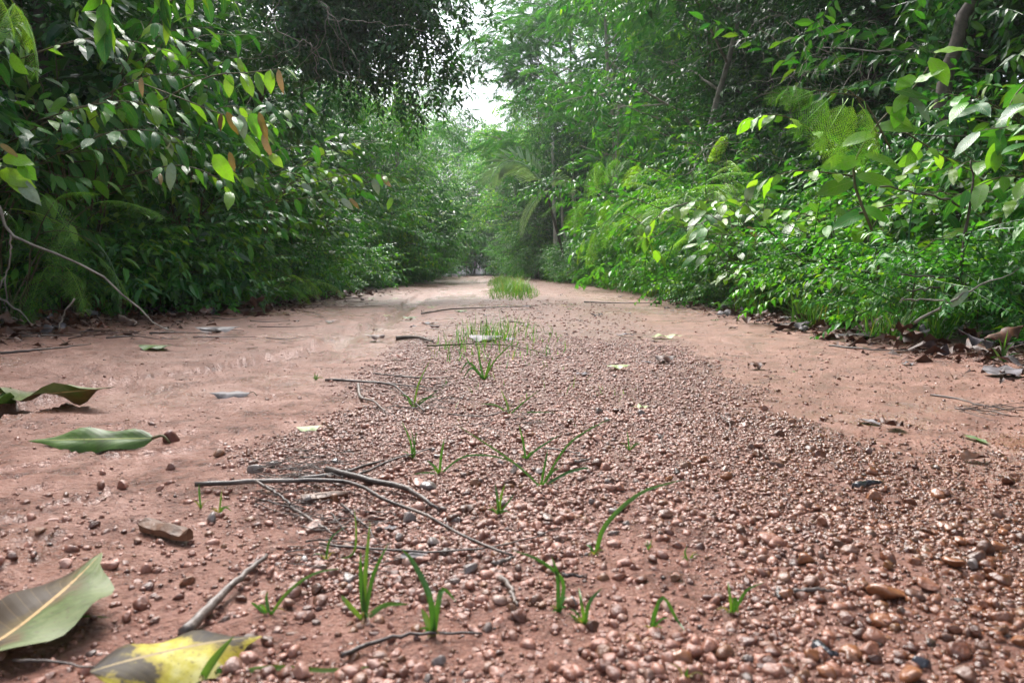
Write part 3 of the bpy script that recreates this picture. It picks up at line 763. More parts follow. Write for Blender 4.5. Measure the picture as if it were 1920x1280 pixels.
def tree_proto(seed, H, R, z0, nsp, kind, sprays, mat, trunk_mat, r0=0.05, nlimb=9, spread=1.0, lean=(0, 0)):
    """tapered trunk with limbs, and a crown of leafy twigs growing off the limbs; returns the two meshes"""
    r = np.random.default_rng(seed)
    B = Batch()
    tp = curve([(0, 0, -0.1), (r.normal(0, .05 * H) * .5, r.normal(0, .05 * H) * .5, H * .35), (lean[0] * .5 + r.normal(0, .03 * H), lean[1] * .5, H * .7), (lean[0], lean[1], H * .97)], 12)
    V, Fc = tube(tp, [r0, r0 * .25], 7, .08); B.add(V, Fc)
    P0, D0, S0 = [], [], []
    limbs = []
    for k in range(nlimb):
        f = 0.12 + 0.83 * (k + r.uniform(0, .8)) / nlimb
        i = f * 11; p = tp[int(i)] * (1 - i % 1) + tp[min(int(i) + 1, 11)] * (i % 1)
        if p[2] < z0 * .6: p[2] = z0 * .6
        a = k * 2.4 + r.uniform(-.5, .5)
        L = R * spread * r.uniform(.7, 1.15) * (1.0 - 0.45 * max(0, f - .55) / .45)
        e = p + np.array([math.cos(a) * L, math.sin(a) * L, H * .10 + L * r.uniform(-.1, .35)])
        c = curve([p, (p + e) / 2 + np.array([0, 0, .12 * L]), e], 8, 0.02 * L)
        V, Fc = tube(c, [r0 * .38, r0 * .08], 4); B.add(V, Fc); limbs.append(c)
        for j in range(3):
            q = c[3 + j + (j > 1)]; b = a + (1 if j % 2 else -1) * r.uniform(.5, 1.1)
            e2 = q + np.array([math.cos(b), math.sin(b), r.uniform(-.15, .5)]) * L * r.uniform(.35, .6)
            c2 = curve([q, e2], 5, .01 * L); V, Fc = tube(c2, [r0 * .16, r0 * .05], 3); B.add(V, Fc); limbs.append(c2)
    allp = np.concatenate([l[1:] for l in limbs])
    wgt = r.uniform(0, 1, len(allp)) ** 3 + .02
    base = allp[r.choice(len(allp), nsp, p=wgt / wgt.sum())]
    ctr = np.array([lean[0] * .5, lean[1] * .5, 0])
    out = base - ctr; out[:, 2] = 0; out /= np.linalg.norm(out, axis=1)[:, None] + 1e-6
    D = out * r.uniform(.3, 1.0, (nsp, 1)) + r.normal(0, .55, (nsp, 3)); D[:, 2] = r.uniform(-.55, .55, nsp)
    Pn = base + r.normal(0, .10 * R, (nsp, 3)); Pn[:, 2] = np.maximum(Pn[:, 2], z0 * .5 + .08)
    S = r.uniform(.75, 1.25, nsp)
    cm = crown_mesh("crown", mat, sprays, (Pn, D, S), seed)
    tm = B.mesh("trunk", trunk_mat)
    return tm, cm

SP0 = 0
SP = {
    'mid': [spray(13, .50, .095, .42, 8, i) for i in range(4)],
    'small': [spray(13, .44, .088, .42, 4, i + 10, sag=.18) for i in range(4)],
    'tiny': [spray(18, .30, .042, .44, 4, i + 20, sag=.1) for i in range(4)],
    'long': [spray(11, .45, .12, .28, 8, i + 30, sag=.35) for i in range(4)],
    'big': [spray(9, .50, .15, .40, 8, i + 40, sag=.35) for i in range(4)],
    'feather': [fspray(.5, 6, i + 50) for i in range(3)],
}
PROTO = {}
def proto(key, *a, **k):
    PROTO[key] = tree_proto(*a, **k)
proto('oval_tree', 1, 4.6, 1.5, .5, 620, '', SP['mid'], M['leaf_dark'], M['bark'], r0=.06, nlimb=13)
proto('oval_tree_b', 2, 5.0, 1.6, .4, 560, '', SP['long'], M['leaf_mid'], M['bark'], r0=.06, nlimb=13)
proto('small_tree', 3, 4.8, 1.5, .3, 760, '', SP['small'], M['leaf_mid'], M['bark'], r0=.05, nlimb=14)
proto('small_tree_dark', 4, 5.2, 1.6, .5, 760, '', SP['small'], M['leaf_dark'], M['bark'], r0=.06, nlimb=14)  # small_tree with darker leaves, the deep forest shade put into their colour
proto('feather_tree', 5, 5.4, 1.7, .8, 360, '', SP['feather'], M['leaf_feather'], M['bark_pale'], r0=.05, nlimb=12)
proto('wide_tree', 21, 5.0, 1.6, .4, 560, '', [spray(12, .5, .105, .40, 8, i + 90, sag=.2) for i in range(4)], M['leaf_mid'], M['bark_pale'], r0=.055, nlimb=13)
proto('light_tree', 22, 5.2, 1.6, .5, 620, '', [spray(14, .48, .085, .40, 8, i + 95, sag=.25) for i in range(4)], M['leaf_bright'], M['bark_pale'], r0=.05, nlimb=13)
proto('canopy_tree', 31, 6.6, 1.9, 5.4, 520, '', SP['big'], M['leaf_dark'], M['bark'], r0=.09, nlimb=12)
proto('feather_canopy', 32, 6.4, 1.8, 4.8, 190, '', SP['feather'], M['leaf_feather'], M['bark_pale'], r0=.05, nlimb=10)
proto('shrub', 6, 1.5, .75, .05, 170, '', SP['small'], M['leaf_bright'], M['twig'], r0=.015, nlimb=11)
proto('shrub_broad', 23, 1.35, .75, .05, 105, '', [spray(9, .42, .135, .44, 8, i + 110, sag=.2) for i in range(4)], M['leaf_bright'], M['twig'], r0=.014, nlimb=9)
proto('shrub_dark', 7, 1.7, .8, .05, 210, '', SP['mid'], M['leaf_mid'], M['twig'], r0=.015, nlimb=11)
proto('shrub_feather', 8, 1.4, .8, .05, 120, '', SP['feather'], M['leaf_feather'], M['twig'], r0=.012, nlimb=10)
proto('herb', 9, .42, .30, .0, 60, '', SP['tiny'], M['leaf_bright'], M['twig'], r0=.005, nlimb=8)
proto('herb_b', 10, .38, .28, .0, 42, '', [spray(8, .22, .07, .38, 8, 61), spray(8, .2, .06, .38, 8, 62)], M['leaf_mid'], M['twig'], r0=.005, nlimb=7)
proto('big_leaf', 11, 2.4, .95, .1, 190, '', SP['big'], M['leaf_dark'], M['bark'], r0=.02, nlimb=12)

def plant(key, x, y, s, label, cat, group, name=None, rz=None, sz=None, dz=0.0):
    tm, cm = PROTO[key]
    o = empty(name or {'o': 'tree', 's': 'tree', 'f': 'tree'}.get(key[0], 'shrub'), (x, y, gz1(x, y) - .02 + dz), random.uniform(0, 6.28) if rz is None else rz, s)
    if sz: o.scale[2] = sz
    mobj("trunk" if cat == "tree" else "stem", tm, o)
    mobj("crown" if cat == "tree" else "foliage", cm, o)
    return tag(o, label, cat, group)

def where(side, y):
    if side == 'left':
        L = [(3.2, "beside the camera"), (4.6, "behind the arching bare twig"), (5.6, "level with the red tipped young leaves"), (7.0, "above the thickest dark litter"), (9.0, "level with the brown puddle in the rill"), (12, "level with the overhanging dark crown"), (16, "level with the bright grass patch"), (22, "just past the bright grass patch"), (32, "near the narrow stretch"), (99, "near the bend")]
    else:
        L = [(3.2, "beside the camera"), (4.4, "behind the tall yellow green sapling"), (5.6, "behind the long verge grass"), (7.2, "level with the dying brown leaves"), (9.5, "by the bright feathery branches"), (13, "level with the bright grass patch"), (18, "before the slender trunks"), (24, "around the slender pale trunks"), (32, "past the palm"), (99, "near the bend")]
    for lim, t in L:
        if y < lim: return t
# --- background rows
TREE_LAB = {
    'oval_tree': "dark glossy leaved tree, {s} {r}",
    'oval_tree_b': "narrow leaved green tree, {s} {r}",
    'small_tree': "small leaved mid green tree, {s} {r}",
    'small_tree_dark': "small leaved dark green tree, {s} {r}",
    'wide_tree': "broad leaved fresh green tree, {s} {r}",
    'light_tree': "light green leafy tree, {s} {r}",
    'feather_tree': "feathery pale green tree in the {s} {r}"}
def row(side, x0, y0, y1, step, keys, s0, s1, jx=.35):
    y = y0
    while y < y1:
        k = random.choice(keys); yy = y + random.uniform(-.3, .3) * step
        e = float(edge_left(yy)) if side == 'left' else float(edge_right(yy))
        x = e + (-1 if side == 'left' else 1) * (x0 + random.uniform(-jx, jx))
        s = random.uniform(s0, s1)
        dep = {1: "front row", 2: "second row", 3: "deep row"}[1 if x0 < 3 else 2 if x0 < 5 else 3]
        plant(k, x, yy, s, TREE_LAB[k].format(s=side, r=dep) + ", " + where(side, yy), "tree", "%s trees %s on the %s" % (TREE_LAB[k].split(' ')[0], where(side, yy), side), name="tree", sz=s * random.uniform(.85, 1.05))
        y += step
for side in ('left', 'right'):
    if side == 'right': row(side, 3.5, -2.0, 8.0, 1.6, ['oval_tree', 'small_tree_dark', 'oval_tree'], 1.1, 1.3)  # dark leaved kinds, so leaf colour carries the shade at upper right
    row(side, 2.2 if side == 'left' else 2.7, -3.0 if side == 'left' else 8.3, 15, 1.7, ['oval_tree', 'oval_tree_b', 'oval_tree', 'small_tree_dark'] if side == 'left' else ['small_tree_dark', 'small_tree_dark', 'oval_tree'], .85, 1.05)
    row(side, 1.5, 15 if side == 'left' else 24, 34, 2.0, ['wide_tree', 'small_tree_dark', 'oval_tree_b', 'light_tree'], .85 if side == 'right' else .7, 1.05 if side == 'right' else .9)
    row(side, 4.0, -6, 34, 2.6, ['oval_tree', 'small_tree_dark', 'wide_tree'], 1.25, 1.6)
    row(side, 7.5, -6, 44, 3.6, ['oval_tree', 'small_tree_dark'], 1.6, 2.2)
    row(side, 12.0, -2, 50, 5.5, ['oval_tree', 'small_tree_dark'], 2.0, 2.7)
# feathery light trees that lean over the middle of the view
for (x, y, s, l) in ((3.3, 14.0, 1.1, "nearest and lowest feathery pale tree over the right verge"), (4.7, 18, 1.7, "feathery pale tree standing before the slender white trunks"), (2.0, 28, 1.7, "feathery pale tree rising above the palm"),
                     (3.2, 27, 2.0, "tallest feathery pale tree behind the slender white trunks"), (1.3, 29, 1.9, "feathery pale tree bordering the sky gap on the right")):
    plant('feather_tree', x, y, s, l, "tree", "feathery trees right of the track", name="tree")
for (x, y, s, k) in ((-2.2, 46.5, 1.25, 'light_tree'), (0.2, 50, 1.6, 'light_tree'), (-4.4, 50, 1.6, 'wide_tree'), (2.2, 48, 1.5, 'small_tree'), (-6.8, 50, 1.35, 'oval_tree_b'), (-9.5, 49, 1.5, 'small_tree'), (-.9, 49, 1.55, 'light_tree'), (-3.3, 49.5, 1.25, 'oval_tree_b'), (1.2, 47, 1.6, 'wide_tree'), (-5.5, 48, 1.3, 'small_tree'), (-2.9, 55, 1.7, 'small_tree'), (0, 56, 1.7, 'small_tree'), (-6, 57, 1.7, 'small_tree'), (3, 56, 2, 'small_tree'), (-9, 57, 2, 'small_tree')):
    kd = {'small_tree': "small leaved", 'light_tree': "light green", 'oval_tree_b': "narrow leaved", 'wide_tree': "broad leaved"}[k]; ps = "far left of" if x < -6 else "left of" if x < -2.5 else "straight behind" if x < .5 else "right of"
    plant(k, x, y, s, "%s tree %s the bend that closes the view, %s" % (kd, ps, "rear line" if y > 53 else "front line"), "tree", "%s trees %s the bend" % (kd, ps), name="tree")
for (x, y, s, k, l) in ((3.6, 15.5, 1.3, 'light_tree', "light green leafy tree rising beside the nearest feathery one"), (4.3, 20.5, 1.6, 'wide_tree', "broad leaved tree standing over the slender white trunks"), (.9, 30, 1.4, 'light_tree', "pale green leafy tree right of the sky gap in the far distance"), (-.2, 38, 1.35, 'light_tree', "light green tree at the right of the far bend"),
                        (-4.2, 26, 1.15, 'light_tree', "light green tree left of the sky gap"), (-4.4, 34, 1.3, 'wide_tree', "broad leaved tree left of the far bend"), (-3.6, 19, .9, 'light_tree', "light green tree behind the crown that overhangs the track"), (-4.3, 41, 1.5, 'light_tree', "light green tree closing the left of the far bend"), (2.9, 11.5, 1.1, 'wide_tree', "broad leaved tree with pale glossy leaves behind the feathery plants")):
    plant(k, x, y, s, l, "tree", "paler trees in the middle distance", name="tree")
# dark trees closing in from the right where the track narrows; leaf colour stands in for interior shade
for (x, y, s) in ((0.9, 28, .75), (0.1, 35, .75), (1.9, 24.2, .85), (2.8, 23.6, .95), (1.3, 26, .7)):
    plant('small_tree_dark', x, y, s, "low dark tree standing close to the track at its far narrow stretch", "tree", "dark trees at the far narrow stretch", name="tree")

for (x, y, s, l) in ((4.3, 2.2, 1.0, "tall canopy tree shading the right edge of the photo"), (4.5, 5.0, 1.05, "tall canopy tree behind the tall yellow green sapling"), (4.3, 7.8, 1.0, "tall canopy tree behind the dying brown leaves"), (4.6, 10.8, 1.1, "tall canopy tree behind the bright feathery branches"), (6.6, 3.6, 1.2, "tall canopy tree deep in the right forest nearest the camera"), (6.8, 8.0, 1.2, "tall canopy tree deep in the right forest"),
                     (-4.9, 3.0, 1.0, "tall canopy tree shading the left edge of the photo"), (-4.9, 6.0, 1.0, "tall canopy tree above the reddish young leaves"), (-5.2, 9.0, 1.1, "tall canopy tree behind the overhanging crown")):
    plant('canopy_tree', x, y, s, l, "tree", "tall canopy trees", name="tree")
plant('feather_canopy', 1.95, 17.0, 1.1, "slim tree whose feathery pale crown reaches over the sky gap from the right", "tree", None, name="tree")
plant('feather_canopy', -3.1, 22.0, 1.4, "slim tree whose feathery pale crown breaks up the sky gap from the left", "tree", None, name="tree")
plant('feather_canopy', 2.7, 21.5, 1.3, "slim tree with a feathery pale crown high above the white trunks", "tree", None, name="tree")
# crown that hangs over the track from the left
def overhang():
    r = np.random.default_rng(77)
    o = empty("tree", (-3.25, 9.6, gz1(-3.25, 9.6)), 0)
    B = Batch()
    tp = curve([(0, 0, -.1), (.1, 0, 1.6), (.5, .1, 2.9), (1.1, .2, 3.9)], 12); V, Fc = tube(tp, [.075, .04], 8, .06); B.add(V, Fc)
    ends = []
    for e in ((1.5, .0, 2.75), (2.0, .3, 2.75), (2.35, -.2, 3.05), (1.2, -.5, 3.1), (2.2, .6, 3.5), (1.4, -.6, 3.7), (.6, -.6, 3.3), (2.0, 0, 4.0), (.9, .4, 2.8), (1.75, -.3, 2.5), (2.6, .1, 2.6), (2.75, -.1, 3.4), (2.5, .3, 3.9), (1.2, .2, 2.4)):
        st = tp[r.integers(7, 12)]; c = curve([st, (st + np.array(e)) / 2 + np.array([0, 0, .25]), e], 9, .02)
        V, Fc = tube(c, [.026, .006], 5); B.add(V, Fc); ends.append(c[3:])
        for j in range(3):
            q = c[r.integers(4, 9)]; c2 = curve([q, q + r.normal(0, .32, 3)], 4); V, Fc = tube(c2, [.008, .003], 3); B.add(V, Fc); ends.append(c2)
    al = np.concatenate(ends); n = 1500
    base = al[r.integers(0, len(al), n)] + r.normal(0, .2, (n, 3))
    D = r.normal(0, .6, (n, 3)); D[:, 2] = r.uniform(-.9, .35, n)
    cm = crown_mesh("crown", M['leaf_dark'], [spray(12, .38, .098, .42, 4, i + 70, sag=.3) for i in range(4)], (base, D, r.uniform(.8, 1.2, n)), 78)
    mobj("trunk", B.mesh("trunk", M['bark']), o); mobj("crown", cm, o)
    tag(o, "tree with a dark oval leaved crown hanging over the track from the left", "tree")
overhang()

# shrubs along both verges
SH_LAB = {'shrub_broad': "broad leaved open green shrub, {s} verge", 'shrub': "bushy bright green shrub, {s} verge", 'shrub_dark': "oval leaved green shrub, {s} verge",
          'shrub_feather': "feathery leaved shrub, {s} verge", 'big_leaf': "tall dark large leaved shrub, {s} verge"}
def shrubs(side, x0, y0, y1, step, keys, s0, s1):
    y = y0
    while y < y1:
        k = random.choice(keys); yy = y + random.uniform(-.3, .3) * step
        e = float(edge_left(yy)) if side == 'left' else float(edge_right(yy))
        x = e + (-1 if side == 'left' else 1) * (x0 + random.uniform(-.15, .25))
        s = random.uniform(s0, s1)
        plant(k, x, yy, s, SH_LAB[k].format(s=side) + ", " + where(side, yy), "shrub", "%s shrubs %s" % (SH_LAB[k].split(' ')[0], where(side, yy)), name="shrub")
        y += step
shrubs('left', .55, 5.2, 16, .6, ['shrub', 'shrub_dark', 'shrub_broad'], .55, .85)
shrubs('left', 1.35, 2.6, 16, .9, ['big_leaf', 'shrub_dark', 'big_leaf'], .9, 1.15)
shrubs('left', .25, 16, 44, 1.0, ['shrub', 'shrub_dark'], .9, 1.4)
shrubs('right', .45, 7.5, 16, .65, ['shrub_feather', 'shrub', 'shrub_broad', 'shrub_broad'], .55, .95)
shrubs('right', 1.35, 2.6, 7, 1.3, ['shrub_broad', 'shrub_dark'], .5, .85)
shrubs('right', 1.35, 7, 16, 1.1, ['shrub', 'shrub_dark', 'shrub_broad'], .7, 1.05)
shrubs('right', .15, 16, 25, .8, ['shrub', 'shrub_dark'], .42, .6)
shrubs('right', .0, 26, 44, 1.1, ['shrub', 'shrub_dark', 'shrub'], .8, 1.3)
for i, (x, y, s) in enumerate([(-5.5 + 1.0 * k, 44 + (k * 7 % 3), 1.6 + .3 * (k % 3)) for k in range(9)] + [(-5 + 1.3 * k, 47.5, 2.6) for k in range(7)]):
    plant(['shrub', 'shrub_dark'][i % 2], x, y, s, "pale green shrub at the far end of the track", "shrub", "shrubs at the far end of the track", name="shrub")

# low plants at the foot of the verges
def herbs(side, y0, y1, n, xa, xb, s0=.6, s1=1.1):
    for i in range(n):
        y = y0 * (y1 / y0) ** random.random()
        e = float(edge_left(y)) if side == 'left' else float(edge_right(y))
        x = e + (-1 if side == 'left' else 1) * random.uniform(xa, xb)
        k = random.choice(['herb', 'herb_b'])
        plant(k, x, y, random.uniform(s0, s1), ("tiny leaved" if k == 'herb' else "pointed leaved") + " low plant, %s verge foot, %s" % (side, where(side, y)), "plant", "low plants on the %s, %s" % (side, where(side, y)), name="low_plant")
herbs('left', 4.8, 30, 120, -.05, .7, .8, 1.4)
herbs('left', 4.4, 8, 22, .5, 1.2)
herbs('right', 3.2, 30, 110, .10, .8, .7, 1.2)

# ------------------------------------------------------------------ near plants with single leaves
class Near:
    def __init__(s, name, base, label, cat="shrub", group=None, stem_mat=None):
        s.base = Vector(base); s.o = empty(name, s.base); tag(s.o, label, cat, group)
        s.B = Batch(); s.L = []; s.sm = stem_mat or M['twig']
    def stem(s, pts, r0=.006, r1=.0015, n=10, wob=0.0, sides=5):
        c = curve(pts, n, wob); V, Fc = tube(c, [r0, r1], sides); s.B.add(V - np.array(s.base), Fc); return c
    def leaf(s, p, d, size, kind, up=(0, 0, 1)):
        s.L.append((np.array(p, float), np.array(d, float), size, kind, np.array(up, float)))
    def leaves_on(s, c, n, size, kinds, f0=.15, spread=(35, 75), droop=(.0, .6), jitter=.3):
        for k in range(n):
            f = f0 + (1 - f0) * k / max(1, n - 1); i = f * (len(c) - 1); a = int(min(i, len(c) - 2)); fr = i - a
            p = c[a] * (1 - fr) + c[a + 1] * fr; t = c[a + 1] - c[a]; t = t / (np.linalg.norm(t) + 1e-9)
            side = np.cross(t, [0, 0, 1.0]); side = side / (np.linalg.norm(side) + 1e-6)
            an = math.radians(random.uniform(*spread)) * (1 if k % 2 else -1)
            if k == n - 1: an = 0
            d = t * math.cos(an) + side * math.sin(an); d[2] -= random.uniform(*droop)
            s.leaf(p, d, size * random.uniform(.7, 1.15), random.choice(kinds), up=np.array([0, 0, 1.0]) + rng.normal(0, jitter, 3))
    def done(s, cap=280):
        mobj("stem", s.B.mesh("stem", s.sm), s.o)
        s.L.sort(key=lambda l: np.linalg.norm(l[0] - np.array([0, 0, .3])) - l[2] * 4)
        for (p, d, size, kind, up) in s.L[:cap]:
            me = random.choice(LEAF[kind])
            lo = bpy.data.objects.new("frond" if kind.startswith('frond') else "leaf", me)
            lo.parent = s.o; COL.objects.link(lo)
            Fm = frames(d[None], up[None])[0]
            lo.matrix_local = m4(Fm, p - np.array(s.base), size)
        rest = s.L[cap:]
        if rest:
            B = Batch(); lv, lf = leaf_low()
            D = np.array([l[1] for l in rest]); N = np.array([l[4] for l in rest]); S = np.array([l[2] for l in rest]); T = np.array([l[0] for l in rest]) - np.array(s.base)
            B.many(lv, lf, frames(D, N) * S[:, None, None], T, rng.uniform(0, 1, len(rest)))
            f = mobj("foliage", B.mesh("foliage", M['leaf_mid'], False), s.o); f['kind'] = 'stuff'
def near_shrub(name, x, y, H, R, nst, leaf, kinds, label, toward=0.0, nside=5, nl=8, r0=.008, stem_mat=None, droop=(0, .6), cap=280, cat="shrub"):
    z = gz1(x, y)
    n = Near(name, (x, y, z), label, cat, stem_mat=stem_mat)
    for k in range(nst):
        a = k * 2.4 + random.uniform(-.4, .4)
        h = H * random.uniform(.6, 1.05); rr = R * random.uniform(.4, 1.0)
        e = np.array([x + math.cos(a) * rr + toward * h * .5, y + math.sin(a) * rr, z + h])
        b = np.array([x + random.uniform(-.05, .05), y + random.uniform(-.05, .05), z - .03])
        c = n.stem([b, b * .45 + e * .55 + np.array([-(e[0] - b[0]) * .15, -(e[1] - b[1]) * .15, h * .1]), e], r0, .002, 12, .008)
        n.leaves_on(c, nl, leaf, kinds, .55, droop=droop)
        for j in range(nside):
            i = random.randint(3, 10); b2 = a + random.uniform(-1.6, 1.6); L = R * random.uniform(.45, .9)
            e2 = c[i] + np.array([math.cos(b2) * L, math.sin(b2) * L, L * random.uniform(-.15, .45)])
            c2 = n.stem([c[i], (c[i] + e2) / 2 + np.array([0, 0, .1 * L]), e2], r0 * .5, .0012, 7, .004, 4)
            n.leaves_on(c2, nl, leaf, kinds, .2, droop=droop)
    n.done(cap)
    return n

# left side, from the frame edge inwards
near_shrub("shrub", -2.95, 4.3, 1.7, .8, 10, .145, ['dark', 'longdark', 'mid', 'mid'], "dense dark shrub with broad glossy leaves at the left edge of the photo", toward=.15, droop=(.2, 1.3))
near_shrub("shrub", -2.7, 5.0, 2.0, .85, 10, .15, ['dark', 'longdark', 'mid', 'long'], "tall dark leaved shrub behind the arching bare twig on the left", toward=.15, droop=(.2, 1.3))
near_shrub("shrub", -2.45, 5.9, 1.8, .85, 10, .14, ['mid', 'dark', 'bright'], "green shrub left of the hanging reddish young leaves", toward=.1, droop=(.2, 1.3))
near_shrub("shrub", -2.3, 7.0, 1.5, .8, 10, .13, ['mid', 'dark', 'bright'], "leafy green shrub above the litter at the middle of the left verge")
near_shrub("fern_plant", -2.75, 4.35, .75, .6, 6, .32, ['frond_dark', 'frond'], "feathery plant with comb like fronds low at the left edge of the photo", nside=2, nl=3, cat="plant")
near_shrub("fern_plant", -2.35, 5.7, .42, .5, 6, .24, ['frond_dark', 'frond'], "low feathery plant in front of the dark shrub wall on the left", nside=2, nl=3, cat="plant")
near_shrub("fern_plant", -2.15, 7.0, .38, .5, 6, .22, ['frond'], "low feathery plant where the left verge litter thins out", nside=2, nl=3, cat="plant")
near_shrub("sapling", -2.25, 6.6, 1.05, .5, 5, .11, ['mid', 'long'], "thin sapling with pale and reddish tip leaves leaning out from the left verge", nside=3, toward=.35, cat="sapling")
near_shrub("shrub", -2.3, 8.6, 1.5, .8, 9, .12, ['bright', 'mid'], "bright leaved shrub further along the left verge")

# hanging sprays on the left, traced from the picture
def spray_px(name, label, pts, Y, n, size, kinds, droop=(.1, .6), r0=.004, f0=.15, tips=None, group=None, spread=(35, 75)):
    W = [P(px, py, Y + (dy if len(q) else 0)) for (px, py, *q) in pts for dy in [(q[0] if q else 0)]]
    nn = Near(name, W[0], label, "branch", group)
    c = nn.stem(W, r0, .0012, 12)
    nn.leaves_on(c, n, size, kinds, f0, droop=droop, spread=spread)
    if tips:
        for (px, py, dx, dy, s, kd) in tips:
            p = P(px, py, Y); d = P(px + dx, py + dy, Y - .05) - p
            nn.leaf(p, d, s, kd, up=(random.uniform(-.4, .4), -1, .45))
    nn.done()
spray_px("leafy_branch", "leafy branch reaching right at the upper left, its last two leaves yellow and red", [(300, 190, .6), (390, 145), (470, 136), (535, 128)], 3.6, 7, .10, ['long', 'bright'], (.3, 1.0),
         tips=[(505, 132, -2, 48, .11, 'young'), (522, 130, 3, 50, .11, 'red'), (480, 136, 14, 46, .12, 'long'), (455, 138, 22, 44, .12, 'bright'), (430, 140, -4, 42, .11, 'bright')])
spray_px("leafy_branch", "branch of hanging reddish, whitish and yellow green young leaves on the left", [(250, 150, .6), (340, 185), (420, 215), (495, 225)], 3.6, 8, .11, ['long', 'bright', 'mid'], (.3, 1.0),
         tips=[(415, 212, -8, 36, .09, 'red'), (425, 210, 22, 44, .12, 'red'), (450, 215, 6, 42, .12, 'pale'), (470, 212, 22, 52, .13, 'young'), (485, 210, 18, 66, .14, 'red'), (455, 250, 36, 46, .14, 'long'), (492, 250, 10, 44, .12, 'red'), (400, 290, 36, 50, .15, 'young'), (430, 285, 8, 36, .1, 'red'), (322, 305, -4, 52, .13, 'pale'), (300, 325, 2, 24, .07, 'red'), (265, 145, -4, 36, .09, 'red'), (505, 290, 26, 16, .09, 'young')])
spray_px("leafy_branch", "twig with dangling pale and brownish leaves over the left verge shrubs", [(560, 350, .5), (640, 330), (700, 325), (735, 335)], 5.6, 7, .11, ['bright', 'mid'], (.2, .9),
         tips=[(640, 372, 30, 26, .12, 'pale'), (655, 372, 24, 20, .11, 'red'), (715, 330, 20, 22, .11, 'red'), (700, 335, 12, 30, .12, 'pale'), (735, 370, -10, 24, .1, 'bright'), (565, 345, 22, 12, .1, 'pale')])
spray_px("leafy_branch", "long bright leaves with one orange leaf poking in at the left edge", [(-60, 330), (0, 300), (25, 300)], 3.0, 4, .12, ['long', 'young'], (.0, .5),
         tips=[(0, 270, 38, 22, .09, 'red'), (5, 295, 66, 8, .13, 'young'), (10, 330, 62, 46, .16, 'long'), (35, 335, 30, 46, .13, 'pale'), (0, 320, 74, 34, .15, 'bright'), (35, 305, 38, 38, .11, 'young')])
spray_px("leafy_branch", "vine of rounded bright leaves crossing the top of the left shrubs", [(40, 110, .3), (150, 75), (250, 78), (340, 105)], 3.5, 13, .085, ['bright', 'mid'], (.0, .7))
spray_px("fern_frond", "feathery fronds hanging into the top left corner", [(-40, -40), (10, -10), (40, 20)], 3.0, 5, .20, ['frond'], (.2, .8))
for (pts, Y, lab) in ((([(180, -60), (195, 10), (200, 60)]), 3.0, "cluster of long dark leaves hanging from the top edge left of centre"), ([(280, -70), (300, -20), (310, 30)], 3.2, "cluster of drooping leaves hanging from the top edge beside the liana")):
    spray_px("leafy_branch", lab, pts, Y, 9, .13, ['long', 'mid', 'longdark'], (.5, 1.2))
spray_px("leafy_branch", "leafy twig arching over the middle of the left shrub wall", [(60, 230, .3), (160, 200), (240, 190), (330, 210)], 3.9, 12, .12, ['dark', 'mid', 'bright'], (.1, .8))
spray_px("leafy_branch", "leafy twig with greyish leaves in the middle of the left shrub wall", [(120, 290, .3), (200, 250), (280, 245), (330, 270)], 3.8, 11, .13, ['dark', 'mid', 'pale'], (.1, .8))
spray_px("leafy_branch", "leafy twig sloping down to the right above the low left ferns", [(240, 330, .3), (330, 310), (400, 330), (440, 370)], 4.2, 11, .12, ['mid', 'bright', 'longdark'], (.1, .8))

# bare arching twigs on the left
def twig_obj(name, label, polylines, r=.004, mat=None, cat="twig", wob=.004, group=None, n=14, sides=5):
    base = polylines[0][0]
    B = Batch()
    for i, pl in enumerate(polylines):
        c = curve(pl, n, wob); V, Fc = tube(c, [r if i == 0 else r * .6, r * .35], sides, .1); B.add(V - np.array(base), Fc)
    o = mobj(name, B.mesh(name, mat or M['stick'])); o.location = base
    return tag(o, label, cat, group)
def PL(Y, *p): return [P(a, b, Y + (c[0] if c else 0)) for (a, b, *c) in p]
twig_obj("bare_twig", "long bare twig arching down from the left edge to the ground", [PL(3.6, (-30, 350), (0, 390), (20, 440), (90, 470), (170, 505), (240, 560), (290, 605), (330, 622, .0)), PL(3.6, (20, 440), (18, 490), (0, 540)), PL(3.6, (140, 560), (120, 590), (110, 618))], .008, M['bark_pale'], wob=.003)
twig_obj("bare_twig", "short crooked bare twig at the foot of the left edge", [PL(3.9, (-20, 545), (30, 580), (75, 622)), PL(3.9, (10, 520), (15, 590), (40, 600))], .007, M['bark_pale'])
def tangle(name, label, x0, y0, x1, y1, Y, n, r, seed, mat=None, cat="liana"):
    rr = random.Random(seed); pls = []
    for k in range(n):
        x, y = rr.uniform(x0, x1), rr.uniform(y0 - 30, y0 + (y1 - y0) * .4); p = []
        a = rr.uniform(.2, 2.9); Yk = Y + rr.uniform(-.3, .5)
        for j in range(6):
            p.append(P(x, y, Yk)); a += rr.uniform(-.7, .7); st = rr.uniform(20, 48); x += math.cos(a) * st; y += abs(math.sin(a)) * st * .9
        pls.append(p)
    return twig_obj(name, label, pls, r, mat or M['bark_pale'], cat, wob=.01)
tangle("liana", "tangle of thin pale lianas high in the left trees", 480, 0, 630, 210, 5.2, 14, .0032, 3)
tangle("liana", "tangle of fine bare twigs in the dark forest at upper right", 1420, 60, 1650, 260, 5.2, 24, .0026, 4)
tangle("liana", "thin hanging twigs below the right tree mass", 1290, 250, 1390, 350, 5.6, 12, .0028, 5)
tangle("liana", "brown tangled twigs in the low right bushes", 1290, 400, 1480, 520, 4.6, 8, .004, 6, M['bark'])

